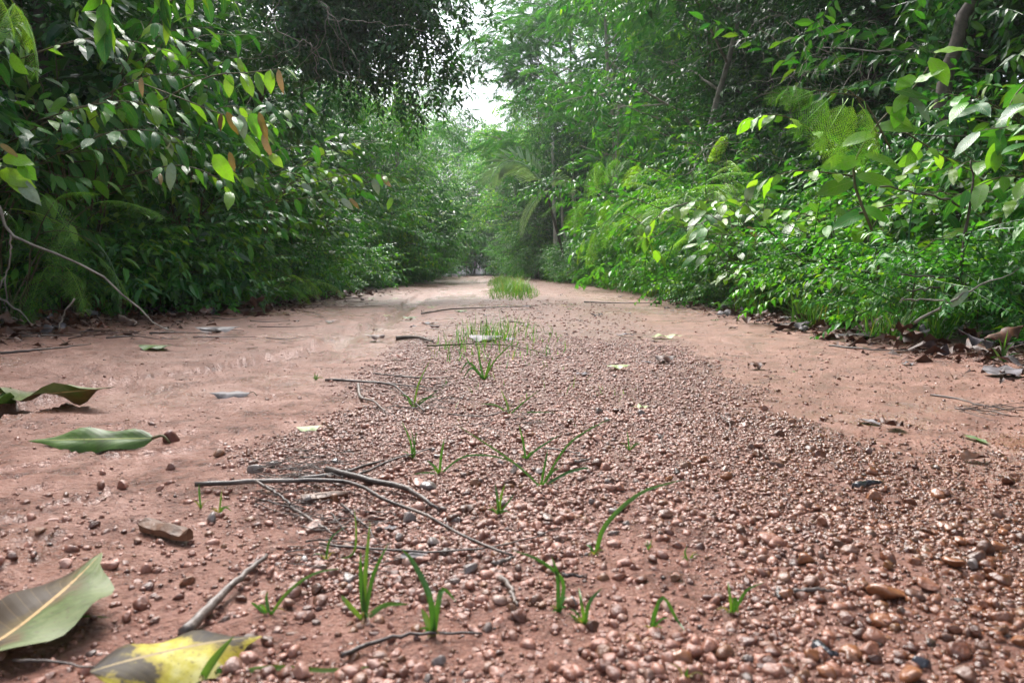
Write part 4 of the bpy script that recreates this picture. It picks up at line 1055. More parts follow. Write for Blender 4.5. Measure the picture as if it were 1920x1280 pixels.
# right side
near_shrub("shrub", 2.6, 4.0, 1.05, .6, 9, .15, ['mid', 'bright', 'dark'], "leafy green shrub filling the right verge behind the grass", nl=6)
near_shrub("shrub", 3.15, 4.6, 1.3, .7, 8, .16, ['mid', 'bright'], "green shrub behind the brown branches at the right edge", nl=6)
near_shrub("shrub", 2.15, 5.0, .85, .55, 9, .14, ['bright', 'mid', 'young'], "light green shrub below the tall yellow green sapling", nl=6)
near_shrub("shrub", 1.95, 6.2, .95, .6, 9, .17, ['bright', 'mid', 'bright'], "bright shrub with broad light leaves in the middle of the right verge", nl=6)
near_shrub("shrub", 2.3, 7.4, 1.05, .65, 9, .14, ['bright', 'mid'], "fresh green shrub behind the broad leaved bush of the right verge", nl=6)
near_shrub("shrub", 2.35, 3.05, .85, .45, 9, .13, ['mid', 'dark', 'bright'], "dark brown stemmed bush at the right edge of the photo", nl=5, stem_mat=M['bark'], r0=.009)
near_shrub("fern_plant", 1.75, 7.6, 1.2, .5, 6, .36, ['frond'], "tall feathery plant with bright comb like fronds on the right verge", nside=2, nl=4, cat="plant")
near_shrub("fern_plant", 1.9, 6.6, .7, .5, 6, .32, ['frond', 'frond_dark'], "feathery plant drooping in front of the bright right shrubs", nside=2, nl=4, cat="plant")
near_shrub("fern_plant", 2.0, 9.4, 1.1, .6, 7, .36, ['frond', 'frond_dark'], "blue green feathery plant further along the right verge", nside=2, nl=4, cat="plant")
near_shrub("herb", 1.8, 5.4, .35, .3, 7, .08, ['bright', 'young'], "low bright herb at the grassy foot of the right verge", nl=5, cat="plant")
near_shrub("herb", 2.0, 4.3, .32, .3, 7, .08, ['bright', 'mid'], "low herb among the long grass of the right verge", nl=5, cat="plant")

# the tall sapling with big yellow green leaves
S = Near("sapling", G(1640, 590), "tall sapling with big yellow green leaves on an arching stem at right", "sapling")
b0 = G(1640, 590); Yp = b0.y
Yp = 3.9
c = S.stem([b0, P(1645, 470, Yp), P(1600, 330, Yp), P(1640, 240, Yp), P(1700, 180, Yp), P(1745, 120, Yp), P(1760, 92, Yp)], .009, .002, 24)
for (px, py, dx, dy, s, kd) in ((1745, 108, 22, 28, .12, 'young'), (1750, 98, 38, -8, .10, 'young'), (1712, 150, -28, 8, .09, 'young'), (1715, 142, -34, 22, .10, 'young'), (1715, 155, 44, -24, .09, 'young'),
                                (1700, 180, 40, 22, .12, 'pale'), (1690, 190, -10, 40, .11, 'young'), (1700, 175, -22, 26, .09, 'bright'), (1668, 165, 70, 12, .14, 'bright'), (1660, 200, 50, 30, .12, 'bright'),
                                (1640, 240, 60, -10, .14, 'bright'), (1640, 250, -60, 10, .13, 'bright'), (1620, 290, 70, 14, .14, 'bright'), (1615, 300, -80, 6, .15, 'young'), (1605, 330, 76, 8, .14, 'bright'),
                                (1600, 340, -70, 18, .14, 'bright'), (1610, 390, 60, 10, .12, 'mid'), (1620, 400, -56, 14, .12, 'mid')):
    p = P(px, py, Yp); S.leaf(p, P(px + dx, py + dy, Yp - .06) - p, s * 1.5, kd, up=(random.uniform(-.3, .3), -.8, .75))
c2 = S.stem([P(1645, 250, Yp), P(1600, 175, Yp), P(1560, 170, Yp)], .004, .0015, 8)
c3 = S.stem([P(1700, 250, Yp), P(1780, 300, Yp), P(1860, 340, Yp)], .005, .0015, 8); S.leaves_on(c3, 9, .12, ['bright', 'mid'])
c4 = S.stem([P(1600, 330, Yp), P(1500, 320, Yp), P(1440, 335, Yp)], .005, .0015, 8); S.leaves_on(c4, 9, .11, ['bright', 'young'])
c5 = S.stem([P(1610, 400, Yp), P(1700, 380, Yp), P(1790, 390, Yp)], .005, .0015, 8); S.leaves_on(c5, 9, .11, ['bright', 'mid'])
S.done()
# drooping feathery fronds beside the sapling
S = Near("mimosa_branch", P(1640, 250, 3.8), "feathery branch with drooping yellow green fronds beside the tall sapling", "branch")
S.stem([P(1670, 280, 3.8), P(1620, 190, 3.8), P(1570, 175, 3.8), P(1500, 165, 3.8)], .005, .0015, 10)
for (px, py, dx, dy, s) in ((1620, 190, 30, 90, .27), (1600, 185, -10, 100, .28), (1590, 185, -60, 90, .27), (1560, 180, -70, 60, .26), (1610, 195, 60, 60, .22), (1530, 170, -50, 10, .2), (1510, 168, -40, -8, .2), (1580, 185, 5, 70, .25), (1540, 175, 20, 90, .24)):
    p = P(px, py, 3.75); S.leaf(p, P(px + dx, py + dy, 3.6) - p, s * 1.0, 'frond', up=(random.uniform(-.3, .3), -1, .5))
S.done()
spray_px("leafy_branch", "twig with shiny yellow green leaves left of the feathery fronds", [(1560, 270, .2), (1490, 225), (1440, 215), (1400, 225)], 3.9, 9, .10, ['young', 'pale', 'bright'], (.0, .8))
spray_px("leafy_branch", "bright leafy twig with one leaf standing upright in the middle of the right bushes", [(1480, 470, .2), (1430, 420), (1400, 380), (1405, 345)], 4.4, 9, .12, ['bright', 'young'], (.0, .6), tips=[(1400, 378, 10, -40, .13, 'pale')])
spray_px("leafy_branch", "large leaves crossing the right edge of the photo", [(1960, 130, .2), (1910, 170), (1880, 230), (1870, 280)], 3.3, 9, .13, ['bright', 'young', 'mid'], (.0, .8))
spray_px("leafy_branch", "broad leaves low at the right edge above the litter", [(1960, 340, .1), (1890, 330), (1830, 350), (1790, 370)], 3.3, 9, .13, ['bright', 'mid', 'dark'], (.0, .8))
spray_px("leafy_branch", "drooping leafy twig over the grass at the middle of the right verge", [(1290, 380, .2), (1240, 400), (1210, 440), (1240, 480)], 5.4, 10, .12, ['young', 'bright'], (.2, 1.0))
for (pts, Y, lab) in (([(1250, 330), (1190, 300), (1140, 290), (1110, 310)], 6.6, "topmost bright feathery branch at the middle of the right verge"), ([(1260, 400), (1180, 370), (1120, 370), (1070, 372)], 7.0, "feathery branch pointing left over the track from the right verge"),
                      ([(1230, 440), (1170, 400), (1130, 420), (1100, 440)], 7.0, "feathery branch drooping low on the right verge")):
    spray_px("mimosa_branch", lab, pts, Y, 8, .30, ['frond'], (.1, .7))
twig_obj("bare_twig", "dark horizontal twig jutting in from the right edge", [PL(3.6, (1940, 253), (1800, 256), (1700, 250), (1640, 250))], .004, M['bark'])
twig_obj("bare_twig", "grey bare twig rising from the litter to the right edge", [PL(3.1, (1715, 605), (1780, 565), (1850, 530), (1930, 500)), PL(3.1, (1780, 565), (1700, 560), (1690, 562))], .006, M['bark_pale'])
twig_obj("brown_branch", "brown forked branch standing in the bushes at the right edge", [PL(3.3, (1815, 560), (1805, 500), (1812, 420), (1825, 350), (1820, 300)), PL(3.3, (1810, 390), (1760, 370), (1650, 350)), PL(3.3, (1808, 520), (1760, 520), (1690, 515)), PL(3.3, (1812, 440), (1870, 430), (1925, 450)), PL(3.3, (1806, 535), (1740, 540), (1700, 545))], .009, M['bark'], cat="branch")
# pale dead leaf hanging in the low twigs at right
S = Near("hanging_leaf", P(1800, 530, 3.1), "pale silvery dead leaf hanging in the twigs at lower right", "leaf")
S.stem([P(1812, 520, 3.1), P(1808, 535, 3.1)], .001, .001, 3)
S.leaf(P(1815, 540, 3.1), P(1785, 580, 3.08) - P(1815, 540, 3.1), .11, 'pale', up=(.2, -1, .3)); S.done()
S = Near("sapling", G(1395, 575), "sapling with a few brown and yellow dying leaves in the right bushes", "sapling")
b1 = G(1395, 575); S.stem([b1, P(1400, 500, b1.y), P(1380, 420, b1.y)], .005, .002, 8)
for (px, py, dx, dy, s, kd) in ((1400, 425, 40, 16, .13, 'red'), (1405, 435, 44, 24, .13, 'red'), (1390, 500, 6, 34, .12, 'red'), (1385, 430, -50, 10, .12, 'bright'), (1390, 450, -40, 30, .12, 'bright'), (1400, 470, 50, 10, .12, 'mid')):
    p = P(px, py, b1.y); S.leaf(p, P(px + dx, py + dy, b1.y - .05) - p, s, kd, up=(0, -1, .5))
S.done()

# pale slender trunks and palm in the middle distance
def pole_tree(px, Y, top, lean, r, label):
    b = P(px, 507 + CAMH * F / Y * .9, Y); z = gz1(b.x, b.y)
    o = empty("slender_tree", (b.x, b.y, z)); B = Batch()
    t = P(px + lean, top, Y); tt = np.array([t.x - b.x, t.y - b.y, t.z - z])
    c = curve([(0, 0, -.05), tt * .5 + np.array([random.uniform(-.06, .06), 0, 0]), tt, tt * 1.25], 14, .01)
    V, Fc = tube(c, [r, r * .5], 7, .05); B.add(V, Fc)
    mobj("trunk", B.mesh("trunk", M['bark_white']), o)
    n = 90; rr = np.random.default_rng(int(px)); base = c[rr.integers(9, 14, n)] + rr.normal(0, .5, (n, 3))
    D = rr.normal(0, .6, (n, 3)); mobj("crown", crown_mesh("crown", M['leaf_mid'], SP['small'], (base, D, rr.uniform(.8, 1.2, n)), 3), o)
    tag(o, label, "tree")
pole_tree(973, 34, 340, -8, .055, "thin pale trunk standing alone below the palm frond")
pole_tree(1046, 22, 320, -8, .065, "whitest slender trunk right of the palm frond")
pole_tree(1064, 22.8, 350, -14, .042, "thin leaning trunk between two pale trunks on the right")
pole_tree(1077, 22.4, 330, -4, .075, "thickest pale grey trunk of the slender trees right of the palm")
pole_tree(1150, 16, 250, 8, .038, "slender grey trunk behind the bright feathery fronds")

def palm():
    base = P(1072, 515, 18.2); z = gz1(base.x, base.y)
    o = empty("palm", (base.x, base.y, z)); B = Batch()
    top = P(1022, 352, 18.0) - Vector((base.x, base.y, z))
    V, Fc = tube(curve([(0, 0, -.05), top * .5, top], 8), [.035, .025], 8, .05); B.add(V, Fc); mobj("trunk", B.mesh("trunk", M['bark']), o)
    org = np.array(P(1022, 347, 18.0))
    for (pts, L) in ((((1024, 350), (985, 309), (945, 305), (913, 344)), .50), (((1024, 350), (1004, 374), (986, 404), (976, 442)), .17), (((1024, 350), (1042, 336), (1062, 340), (1074, 362)), .22)):
        c = curve([P(a, b, 17.4) for a, b in pts], 14); Bf = Batch(); V, Fc = tube(c, [.018, .006], 4); Bf.add(V - org, Fc, .5)
        lv, lf = leaf_low(.045, .30, .03, 8)
        Ds, Ts, Ls = [], [], []
        for k in range(58):
            f = .1 + .9 * k / 57; i = f * 13; a = min(int(i), 12); p = c[a] * (1 - (i - a)) + c[a + 1] * (i - a); t = c[a + 1] - c[a]; t /= np.linalg.norm(t)
            for s in (-1, 1):
                sd2 = np.cross(t, [0.15, -1.0, 0.25]); sd2 /= np.linalg.norm(sd2)
                Ds.append(t * .75 + sd2 * s * .8 + np.array([0, 0, -.12])); Ts.append(p - org); Ls.append(L * math.sin(math.pi * (.15 + .8 * f)) ** .6)
        Bf.many(lv, lf, frames(np.array(Ds), np.array([[0, -1.0, .6]] * len(Ds)) + rng.normal(0, .1, (len(Ds), 3))) * np.array(Ls)[:, None, None], np.array(Ts), rng.uniform(0, 1, len(Ds)))
        fo = mobj("frond", Bf.mesh("frond", M['palm'], False), o); fo.location = Vector(org) - Vector((base.x, base.y, z))
    tag(o, "small palm with a pale arching frond fanned out over the far track", "palm")
palm()

# thick dark leaning trunk at upper right
def dark_trunk(pts, Y, r, label):
    b = P(*pts[0], Y); o = empty("tree", (b.x, b.y, gz1(b.x, b.y))); B = Batch()
    W = [np.array(P(px, py, Y)) - np.array(o.location) for px, py in pts]
    V, Fc = tube(curve(W, 16, .01), [r, r * .6], 9, .06); B.add(V, Fc)
    mobj("trunk", B.mesh("trunk", M['bark']), o)
    n = 70; rr = np.random.default_rng(int(Y * 10)); base = np.array(W[-1]) + rr.normal(0, .5, (n, 3))
    mobj("crown", crown_mesh("crown", M['leaf_dark'], SP['mid'], (base, rr.normal(0, .6, (n, 3)), rr.uniform(.8, 1.2, n)), 5), o)
    tag(o, label, "tree")
dark_trunk([(1800, 560), (1790, 350), (1770, 180), (1800, 60), (1840, -60)], 5.2, .06, "dark crooked trunk rising behind the tall sapling at upper right")
dark_trunk([(75, 540), (80, 300), (72, 60), (70, -80)], 5.6, .06, "grey trunk showing at the top of the left shrub wall")

# ------------------------------------------------------------------ grass
def blade_mesh(W, w0, lift=None, seed=0, flat=False):
    """a grass blade: W list of points in world; returns verts/faces of a folded ribbon"""
    c = curve(W, 12); n = len(c)
    t = np.gradient(c, axis=0); t /= np.linalg.norm(t, axis=1)[:, None]
    view = c - np.array([0, 0, CAMH]); view /= np.linalg.norm(view, axis=1)[:, None]
    r = np.random.default_rng(seed)
    side = np.cross(t, np.array([r.uniform(-.3, .3), -.8, .6])); side /= np.linalg.norm(side, axis=1)[:, None] + 1e-9
    nrm = np.cross(side, t)
    f = np.linspace(0, 1, n); w_ = w0 * .5 * np.clip(1.25 * (0.45 + f) ** .5 * (1 - f ** 2.2), 0.02, 1)
    V = np.stack([c - side * w_[:, None] + nrm * w_[:, None] * .45, c, c + side * w_[:, None] + nrm * w_[:, None] * .45], 1).reshape(-1, 3)
    Fc = []
    for i in range(n - 1):
        for j in range(2):
            p = i * 3 + j; Fc += [(p, p + 1, p + 4), (p, p + 4, p + 3)]
    return V, np.array(Fc)
def grass_px(base, blades, label, width=.0035, group="grass tufts sprouting from the gravel"):
    """base pixel on the ground; each blade a list of pixels (and optional depth offsets) from the base to the tip"""
    g = G(*base); o = empty("grass_tuft", g)
    for k, bl in enumerate(blades):
        wd = width * random.uniform(.62, .88)
        W = [g + Vector((random.uniform(-.001, .001), 0, -.002))]
        for q in bl:
            dy = q[2] if len(q) > 2 else random.uniform(-.008, .008)
            p = P(q[0], q[1], g.y + dy)
            p.z = max(p.z, gz1(p.x, p.y) + .002)
            W.append(p)
        V, Fc = blade_mesh(W, wd, seed=k)
        mobj("blade", mk_mesh("blade", V - np.array(g), Fc, M['grass_o']), o)
    B = Batch()
    for k in range(7):
        a = random.uniform(0, 6.28); L = random.uniform(.004, .016) * (.6 + g.y * .5)
        e = g + Vector((math.cos(a) * L, math.sin(a) * L, random.uniform(.1, .9) * L)); e.z = max(e.z, gz1(e.x, e.y) + .001)
        V, Fc = blade_mesh([g + Vector((0, 0, -.001)), g * .5 + e * .5 + Vector((0, 0, L * .25)), e], width * .4, seed=k); B.add(V - np.array(g), Fc, random.choice([.1, .5, 1, 1, 1]))
    mobj("dead_sheath", B.mesh("dead_sheath", M['grass']), o)
    tag(o, label, "grass", group)
grass_px((1015, 912), [[(960, 865), (850, 792)], [(1060, 840), (1105, 805), (1152, 782)], [(1022, 870), (1028, 838)], [(1060, 888), (1095, 878), (1108, 880)], [(1035, 885), (1052, 878)]], "large green grass tuft with two long spread blades in the middle of the gravel", .0048)
grass_px((824, 888), [[(870, 856), (930, 856), (975, 873)], [(828, 850), (834, 820)], [(800, 898), (772, 915)], [(815, 875), (800, 862)]], "grass tuft with one blade arching right across the gravel", .0045)
grass_px((1115, 1040), [[(1135, 985), (1200, 925), (1283, 898)]], "single long grass blade leaning right over the gravel", .0060)
grass_px((683, 1160), [[(685, 1080), (694, 975)], [(700, 1080), (730, 1015)], [(678, 1090), (676, 1030)], [(650, 1128), (640, 1115)], [(720, 1135), (768, 1132)]], "upright green grass tuft of four blades in the lower middle", .0050)
grass_px((812, 1192), [[(806, 1120), (775, 1055), (752, 1028)], [(822, 1130), (832, 1105), (856, 1128)], [(800, 1160), (790, 1140)]], "grass tuft with a tall left leaning blade above the lower thin stick", .0058)
grass_px((1048, 1146), [[(1055, 1090), (1010, 1050), (958, 1030)], [(1045, 1080), (1034, 1042)]], "grass sprout with a drooping pale blade right of the pale stick", .0050)
grass_px((505, 1152), [[(540, 1110), (590, 1075), (645, 1064)], [(500, 1125), (502, 1108)], [(480, 1135), (470, 1128)]], "grass tuft with one long arching blade at lower left", .0042)
grass_px((1222, 1182), [[(1226, 1150), (1238, 1122)], [(1240, 1120), (1268, 1160), (1285, 1205)]], "small grass sprout bent like a roof in the muddy patch", .0038)
grass_px((1372, 1150), [[(1368, 1115), (1364, 1088)], [(1385, 1130), (1402, 1105), (1435, 1090)], [(1378, 1120), (1384, 1180)]], "small grass sprout at the edge of the wet gravel", .0036)
grass_px((934, 965), [[(932, 930), (928, 905)], [(940, 930), (948, 905)], [(950, 945), (965, 925)]], "tiny upright grass sprout between the sticks and the spread tuft", .0035)
grass_px((375, 1278), [[(400, 1240), (440, 1190)]], "broad grass blade at the bottom edge in front of the yellow leaf", .0080)
grass_px((395, 1270), [[(500, 1274), (620, 1268), (715, 1262)]], "long grass blade lying flat along the bottom edge", .0050)
grass_px((75, 1165), [[(120, 1185), (165, 1200), (212, 1216)]], "thin grass blade lying on the big green fallen leaf", .0030)
grass_px((612, 1050), [[(620, 1010), (650, 985)], [(660, 1040), (668, 1000), (664, 950)]], "thin grass sprout between the crossed twigs", .0035)
grass_px((376, 952), [[(374, 925), (373, 905)]], "tiny grass sprout below the left end of the dead stick", .0028)
grass_px((412, 962), [[(414, 938), (416, 918)], [(420, 950), (436, 962)]], "tiny forked grass sprout left of the twig heap", .0028)
grass_px((1095, 1170), [[(1090, 1130), (1085, 1100)], [(1105, 1130), (1130, 1100)], [(1080, 1160), (1068, 1150)]], "small grass sprout in front of the drooping sprout", .0036)
grass_px((1215, 1060 - 30), [[(1222, 1010)]], "pin sized grass sprout under the long leaning blade", .002)
grass_px((775, 765), [[(785, 720), (808, 672)], [(790, 750), (830, 740)], [(765, 745), (750, 740)], [(800, 748), (825, 728)]], "grass tuft with an upright blade beside the looped twig", .0055)
grass_px((908, 712), [[(900, 680), (893, 640)], [(925, 680), (948, 655), (967, 640)], [(885, 690), (868, 712)], [(880, 680), (862, 700)], [(915, 690), (921, 668)]], "dark green grass tuft in the middle of the sparse grass", .0075)
grass_px((955, 776), [[(930, 760), (898, 757)], [(975, 760), (1012, 730)], [(950, 755), (938, 728)], [(985, 785), (1050, 795)]], "wide spreading grass tuft above the large tuft", .0050)
grass_px((985, 860), [[(980, 825), (972, 795)], [(1010, 840), (1055, 812)]], "pale grass sprout behind the large spread tuft", .004)
grass_px((773, 860), [[(770, 830), (752, 785)], [(776, 838), (782, 808)], [(778, 845), (770, 800)]], "upright pale grass sprout behind the dark stick", .0036)
grass_px((592, 712), [[(590, 698)], [(596, 700)]], "lone grass sprout on the bare mud left of the sticks", .005)
grass_px((1850 - 670, 845), [[(1178, 825), (1175, 806)], [(1190, 835), (1205, 830)]], "short reddish grass sprout among the gravel", .0035)
grass_px((1290, 1050), [[(1284, 1035), (1290, 1022)]], "tiny yellow grass sprout on the muddy patch edge", .002)
grass_px((1285, 1272), [[(1290, 1250)]], "green grass tip at the bottom edge", .003)
grass_px((1880, 680), [[(1878, 655), (1872, 632)], [(1888, 655), (1905, 640)], [(1870, 665), (1860, 650)], [(1895, 665), (1915, 662)], [(1882, 650), (1890, 618)], [(1872, 670), (1850, 672)]], "bright grass tuft in the litter at the right edge", .010, "grass tufts on the right verge")

def tuft_mesh(n, h, spread, w0, seed, name="blades"):
    r = np.random.default_rng(seed); B = Batch()
    for k in range(n):
        a = r.uniform(0, 6.28); hh = h * r.uniform(.5, 1.1); rr = spread * r.uniform(.3, 1)
        b = np.array([r.normal(0, spread * .15), r.normal(0, spread * .15), -.01]); e = b + np.array([math.cos(a) * rr, math.sin(a) * rr, hh])
        if r.uniform() < .45: e[2] *= .55; e[:2] *= 1.4
        m_ = b * .5 + e * .5 + np.array([0, 0, hh * .22])
        c = curve([b, m_, e], 5); t = e - b; sdv = np.cross(t, [0.1, 0.1, 1]); sdv = sdv / (np.linalg.norm(sdv) + 1e-9)
        f = np.linspace(0, 1, 5); ww = (w0 * .5 * (1 - f ** 2) + .0001)[:, None]
        V = np.stack([c - sdv * ww, c + sdv * ww], 1).reshape(-1, 3); Fc = []
        for i in range(4): p = 2 * i; Fc += [(p, p + 1, p + 3), (p, p + 3, p + 2)]
        B.add(V, Fc, r.uniform())
    return B
TUFT = [tuft_mesh(26, .20, .16, .006, i).mesh("grass_tuft", M['grass'], False) for i in range(5)]
for i in range(95):
    y = 3.3 * (14 / 3.3) ** random.random(); x = float(edge_right(y)) + random.uniform(-.05, .45)
    o = mobj("grass_tuft", TUFT[i % 5]); o.location = (x, y, gz1(x, y)); s = random.uniform(.6, 1.25); o.scale = (s, s, s); o.rotation_euler[2] = random.uniform(0, 6)
    tag(o, "long arching grass tuft, right verge foot, " + where('right', y), "grass", "grass tufts on the right, " + where('right', y))
for i in range(40):
    y = 6.5 * (30 / 6.5) ** random.random(); x = float(edge_left(y)) + random.uniform(-.5, .12)
    o = mobj("grass_tuft", TUFT[i % 5]); o.location = (x, y, gz1(x, y)); s = random.uniform(.6, 1.1); o.scale = (s, s, s); o.rotation_euler[2] = random.uniform(0, 6)
    tag(o, "fresh green grass tuft, left verge foot, " + where('left', y), "grass", "grass tufts on the left, " + where('left', y))
def grass_patch(name, label, cx, cy, rx, ry, n, h, w0, seed, pw=.5):
    r = np.random.default_rng(seed); B = Batch()
    a = r.uniform(0, 6.28, n); q = r.uniform(0, 1, n) ** pw; X = cx + rx * q * np.cos(a); Y = cy + ry * q * np.sin(a)
    Z = gz(X, Y)
    V0 = np.array([(-.5, 0, 0), (.5, 0, 0), (-.4, .15, .5), (.4, .15, .5), (0, .5, 1.0)]); F0 = np.array([(0, 1, 3), (0, 3, 2), (2, 3, 4)])
    th = r.uniform(0, 6.28, n); hh = h * r.uniform(.35, 1.15, n) * (1.1 - .75 * q ** 2) * (.55 + .9 * vnoise(X * 6, Y * 2.5, 7)); c, s = np.cos(th), np.sin(th); bend = r.uniform(.3, 2.2, n)
    Mx = np.zeros((n, 3, 3)); Mx[:, 0, 0] = c * w0; Mx[:, 1, 0] = s * w0; Mx[:, 0, 1] = -s * hh * bend; Mx[:, 1, 1] = c * hh * bend; Mx[:, 2, 2] = hh
    B.many(V0, F0, Mx, np.stack([X, Y, Z - .005], -1), r.uniform(0, 1, n))
    o = mobj(name, B.mesh(name, M['grass'], False)); tag(o, label, "grass", kind='stuff')
g1 = G(962, 552)
grass_patch("grass_patch", "dense bright green grass patch on the ridge in the middle of the track", g1.x, 10.6, .34, 3.4, 1500, .17, .006, 1, .9)
grass_patch("grass_patch", "strip of grass on the ridge of the track further away", -.30, 22, .30, 8.5, 1300, .13, .010, 2, .8)
g2 = G(930, 655)
grass_patch("sparse_grass", "sparse yellowish green grass growing through the gravel in front of the bright patch", g2.x, 3.2, .28, .95, 430, .085, .0034, 3, .8)
grass_patch("sparse_grass", "thin scattered grass sprouts in the middle of the gravel", .0, 1.9, .30, .6, 60, .035, .002, 4, .5)
# ground cover under the verges
def undergrowth(side, label, seed):
    r = np.random.default_rng(seed); B = Batch(); n = 12000
    Y = 2.4 * (46 / 2.4) ** r.uniform(0, 1, n); off = r.uniform(0, 1, n) ** 1.2 * 2.6 + .28
    E = edge_left(Y) if side == 'left' else edge_right(Y); X = E + (-1 if side == 'left' else 1) * off
    if side == 'left': keep = (Y > 5.6) | (off > 1.0)
    else: keep = Y > 0
    X, Y, off = X[keep], Y[keep], off[keep]; n = len(X)
    Z = gz(X, Y) + r.uniform(.01, .16, n) * np.clip(off * 1.4 + .2, .3, 1.5)
    lv, lf = leaf_low(.42, .25, .08, 4)
    D = r.normal(0, 1, (n, 3)); D[:, 2] = r.uniform(-.3, .5, n); N = np.stack([r.normal(0, .35, n), r.normal(0, .35, n), np.ones(n)], -1)
    B.many(lv, lf, frames(D, N) * (r.uniform(.035, .085, n) * np.clip(Y / 12, 1, 2.2))[:, None, None], np.stack([X, Y, Z], -1), r.uniform(0, 1, n))
    o = mobj("undergrowth", B.mesh("undergrowth", M['leaf_mid'], False)); tag(o, label, "undergrowth", kind='stuff')
undergrowth('left', "low leafy ground cover under the left shrubs", 5)
undergrowth('right', "low leafy ground cover under the right shrubs", 6)

# ------------------------------------------------------------------ fallen leaves
def fallen_meshes(mat, n=4, width=.45, c=(.0, 1.2)):
    out = []
    for i in range(n):
        V, Fc, UV = blade_grid(11, 7, width * random.uniform(.85, 1.15), droop=random.uniform(-.25, .25), fold=random.uniform(-.3, .5), curl=random.uniform(*c), wave=random.uniform(.1, .7), seed=i + 50, twist=random.uniform(-.9, .9))
        V[:, 2] -= V[:, 2].min()
        out.append(mk_mesh("fallen_leaf", V, Fc, mat, uv=UV))
    return out
FM = {k: fallen_meshes(M['f_' + k]) for k in ('brown', 'grey', 'green', 'palegreen', 'red')}
LITTER_LAB = {'brown': "brown curled leaf, {s} verge litter", 'grey': "grey wet leaf, {s} verge litter", 'red': "red brown leaf, {s} verge litter"}
def litter(side, n, y0, y1, xa, xb):
    for i in range(n):
        y = y0 * (y1 / y0) ** random.random(); e = float(edge_left(y)) if side == 'left' else float(edge_right(y))
        x = e + (-1 if side == 'left' else 1) * random.uniform(xa, xb)
        k = random.choice(['brown', 'brown', 'brown', 'grey', 'red'] if side == 'left' else ['brown', 'brown', 'grey'])
        o = mobj("fallen_leaf", random.choice(FM[k])); s = random.uniform(.07, .17)
        o.scale = (s, s, s * random.uniform(.6, 1.3)); o.rotation_euler = (random.uniform(-.35, .35), random.uniform(-.5, .5), random.uniform(0, 6.28))
        o.location = (x, y, gz1(x, y) + random.uniform(.002, .03))
        tag(o, LITTER_LAB[k].format(s=side) + ", " + where(side, y), "leaf", "%s dead leaves on the %s, %s" % (k, side, where(side, y)))
litter('left', 145, 3.6, 9.5, -.50, .45)
litter('right', 60, 2.4, 6.5, -.25, .35)
def debris():
    r = np.random.default_rng(9); B = Batch(); n = 3600
    side = r.uniform(0, 1, n) < .68
    Y = np.where(side, 3.0 * (12 / 3.0) ** r.uniform(0, 1, n), 2.0 * (8 / 2.0) ** r.uniform(0, 1, n))
    X = np.where(side, edge_left(Y) + r.normal(.1, .28, n), edge_right(Y) + r.normal(0, .13, n))
    lv, lf = leaf_low(.5, .2, .15, 4); D = r.normal(0, 1, (n, 3)); D[:, 2] *= .15; N = np.stack([r.normal(0, .5, n), r.normal(0, .5, n), np.ones(n)], -1)
    S = r.uniform(.012, .06, n) * np.where(r.uniform(0, 1, n) < .14, 2.3, 1)
    B.many(lv, lf, frames(D, N) * S[:, None, None], np.stack([X, Y, gz(X, Y) + .004 + r.uniform(0, .01, n)], -1), r.uniform(0, 1, n))
    for i in range(150):       # thin dead twigs among it
        s_ = r.uniform() < .65; y = 3.0 * 3 ** r.uniform() if s_ else 2.1 * 3 ** r.uniform(); x = float(edge_left(y)) + r.normal(.15, .25) if s_ else float(edge_right(y)) + r.normal(0, .15)
        a = r.normal(0, .5); L = r.uniform(.06, .35); p = np.array([x, y, gz1(x, y) + .008]); e = p + np.array([math.cos(a) * L, math.sin(a) * L, r.uniform(-.002, .02)])
        V, Fc = tube(curve([p, (p + e) / 2 + r.normal(0, .01, 3), e], 5), [.003, .0015], 4); B.add(V, Fc, .5)
    o = mobj("leaf_litter", B.mesh("leaf_litter", M['f_brown'], False, uv=True)); tag(o, "dark crumbled leaf and twig litter along both road edges", "litter", kind='stuff')
debris()

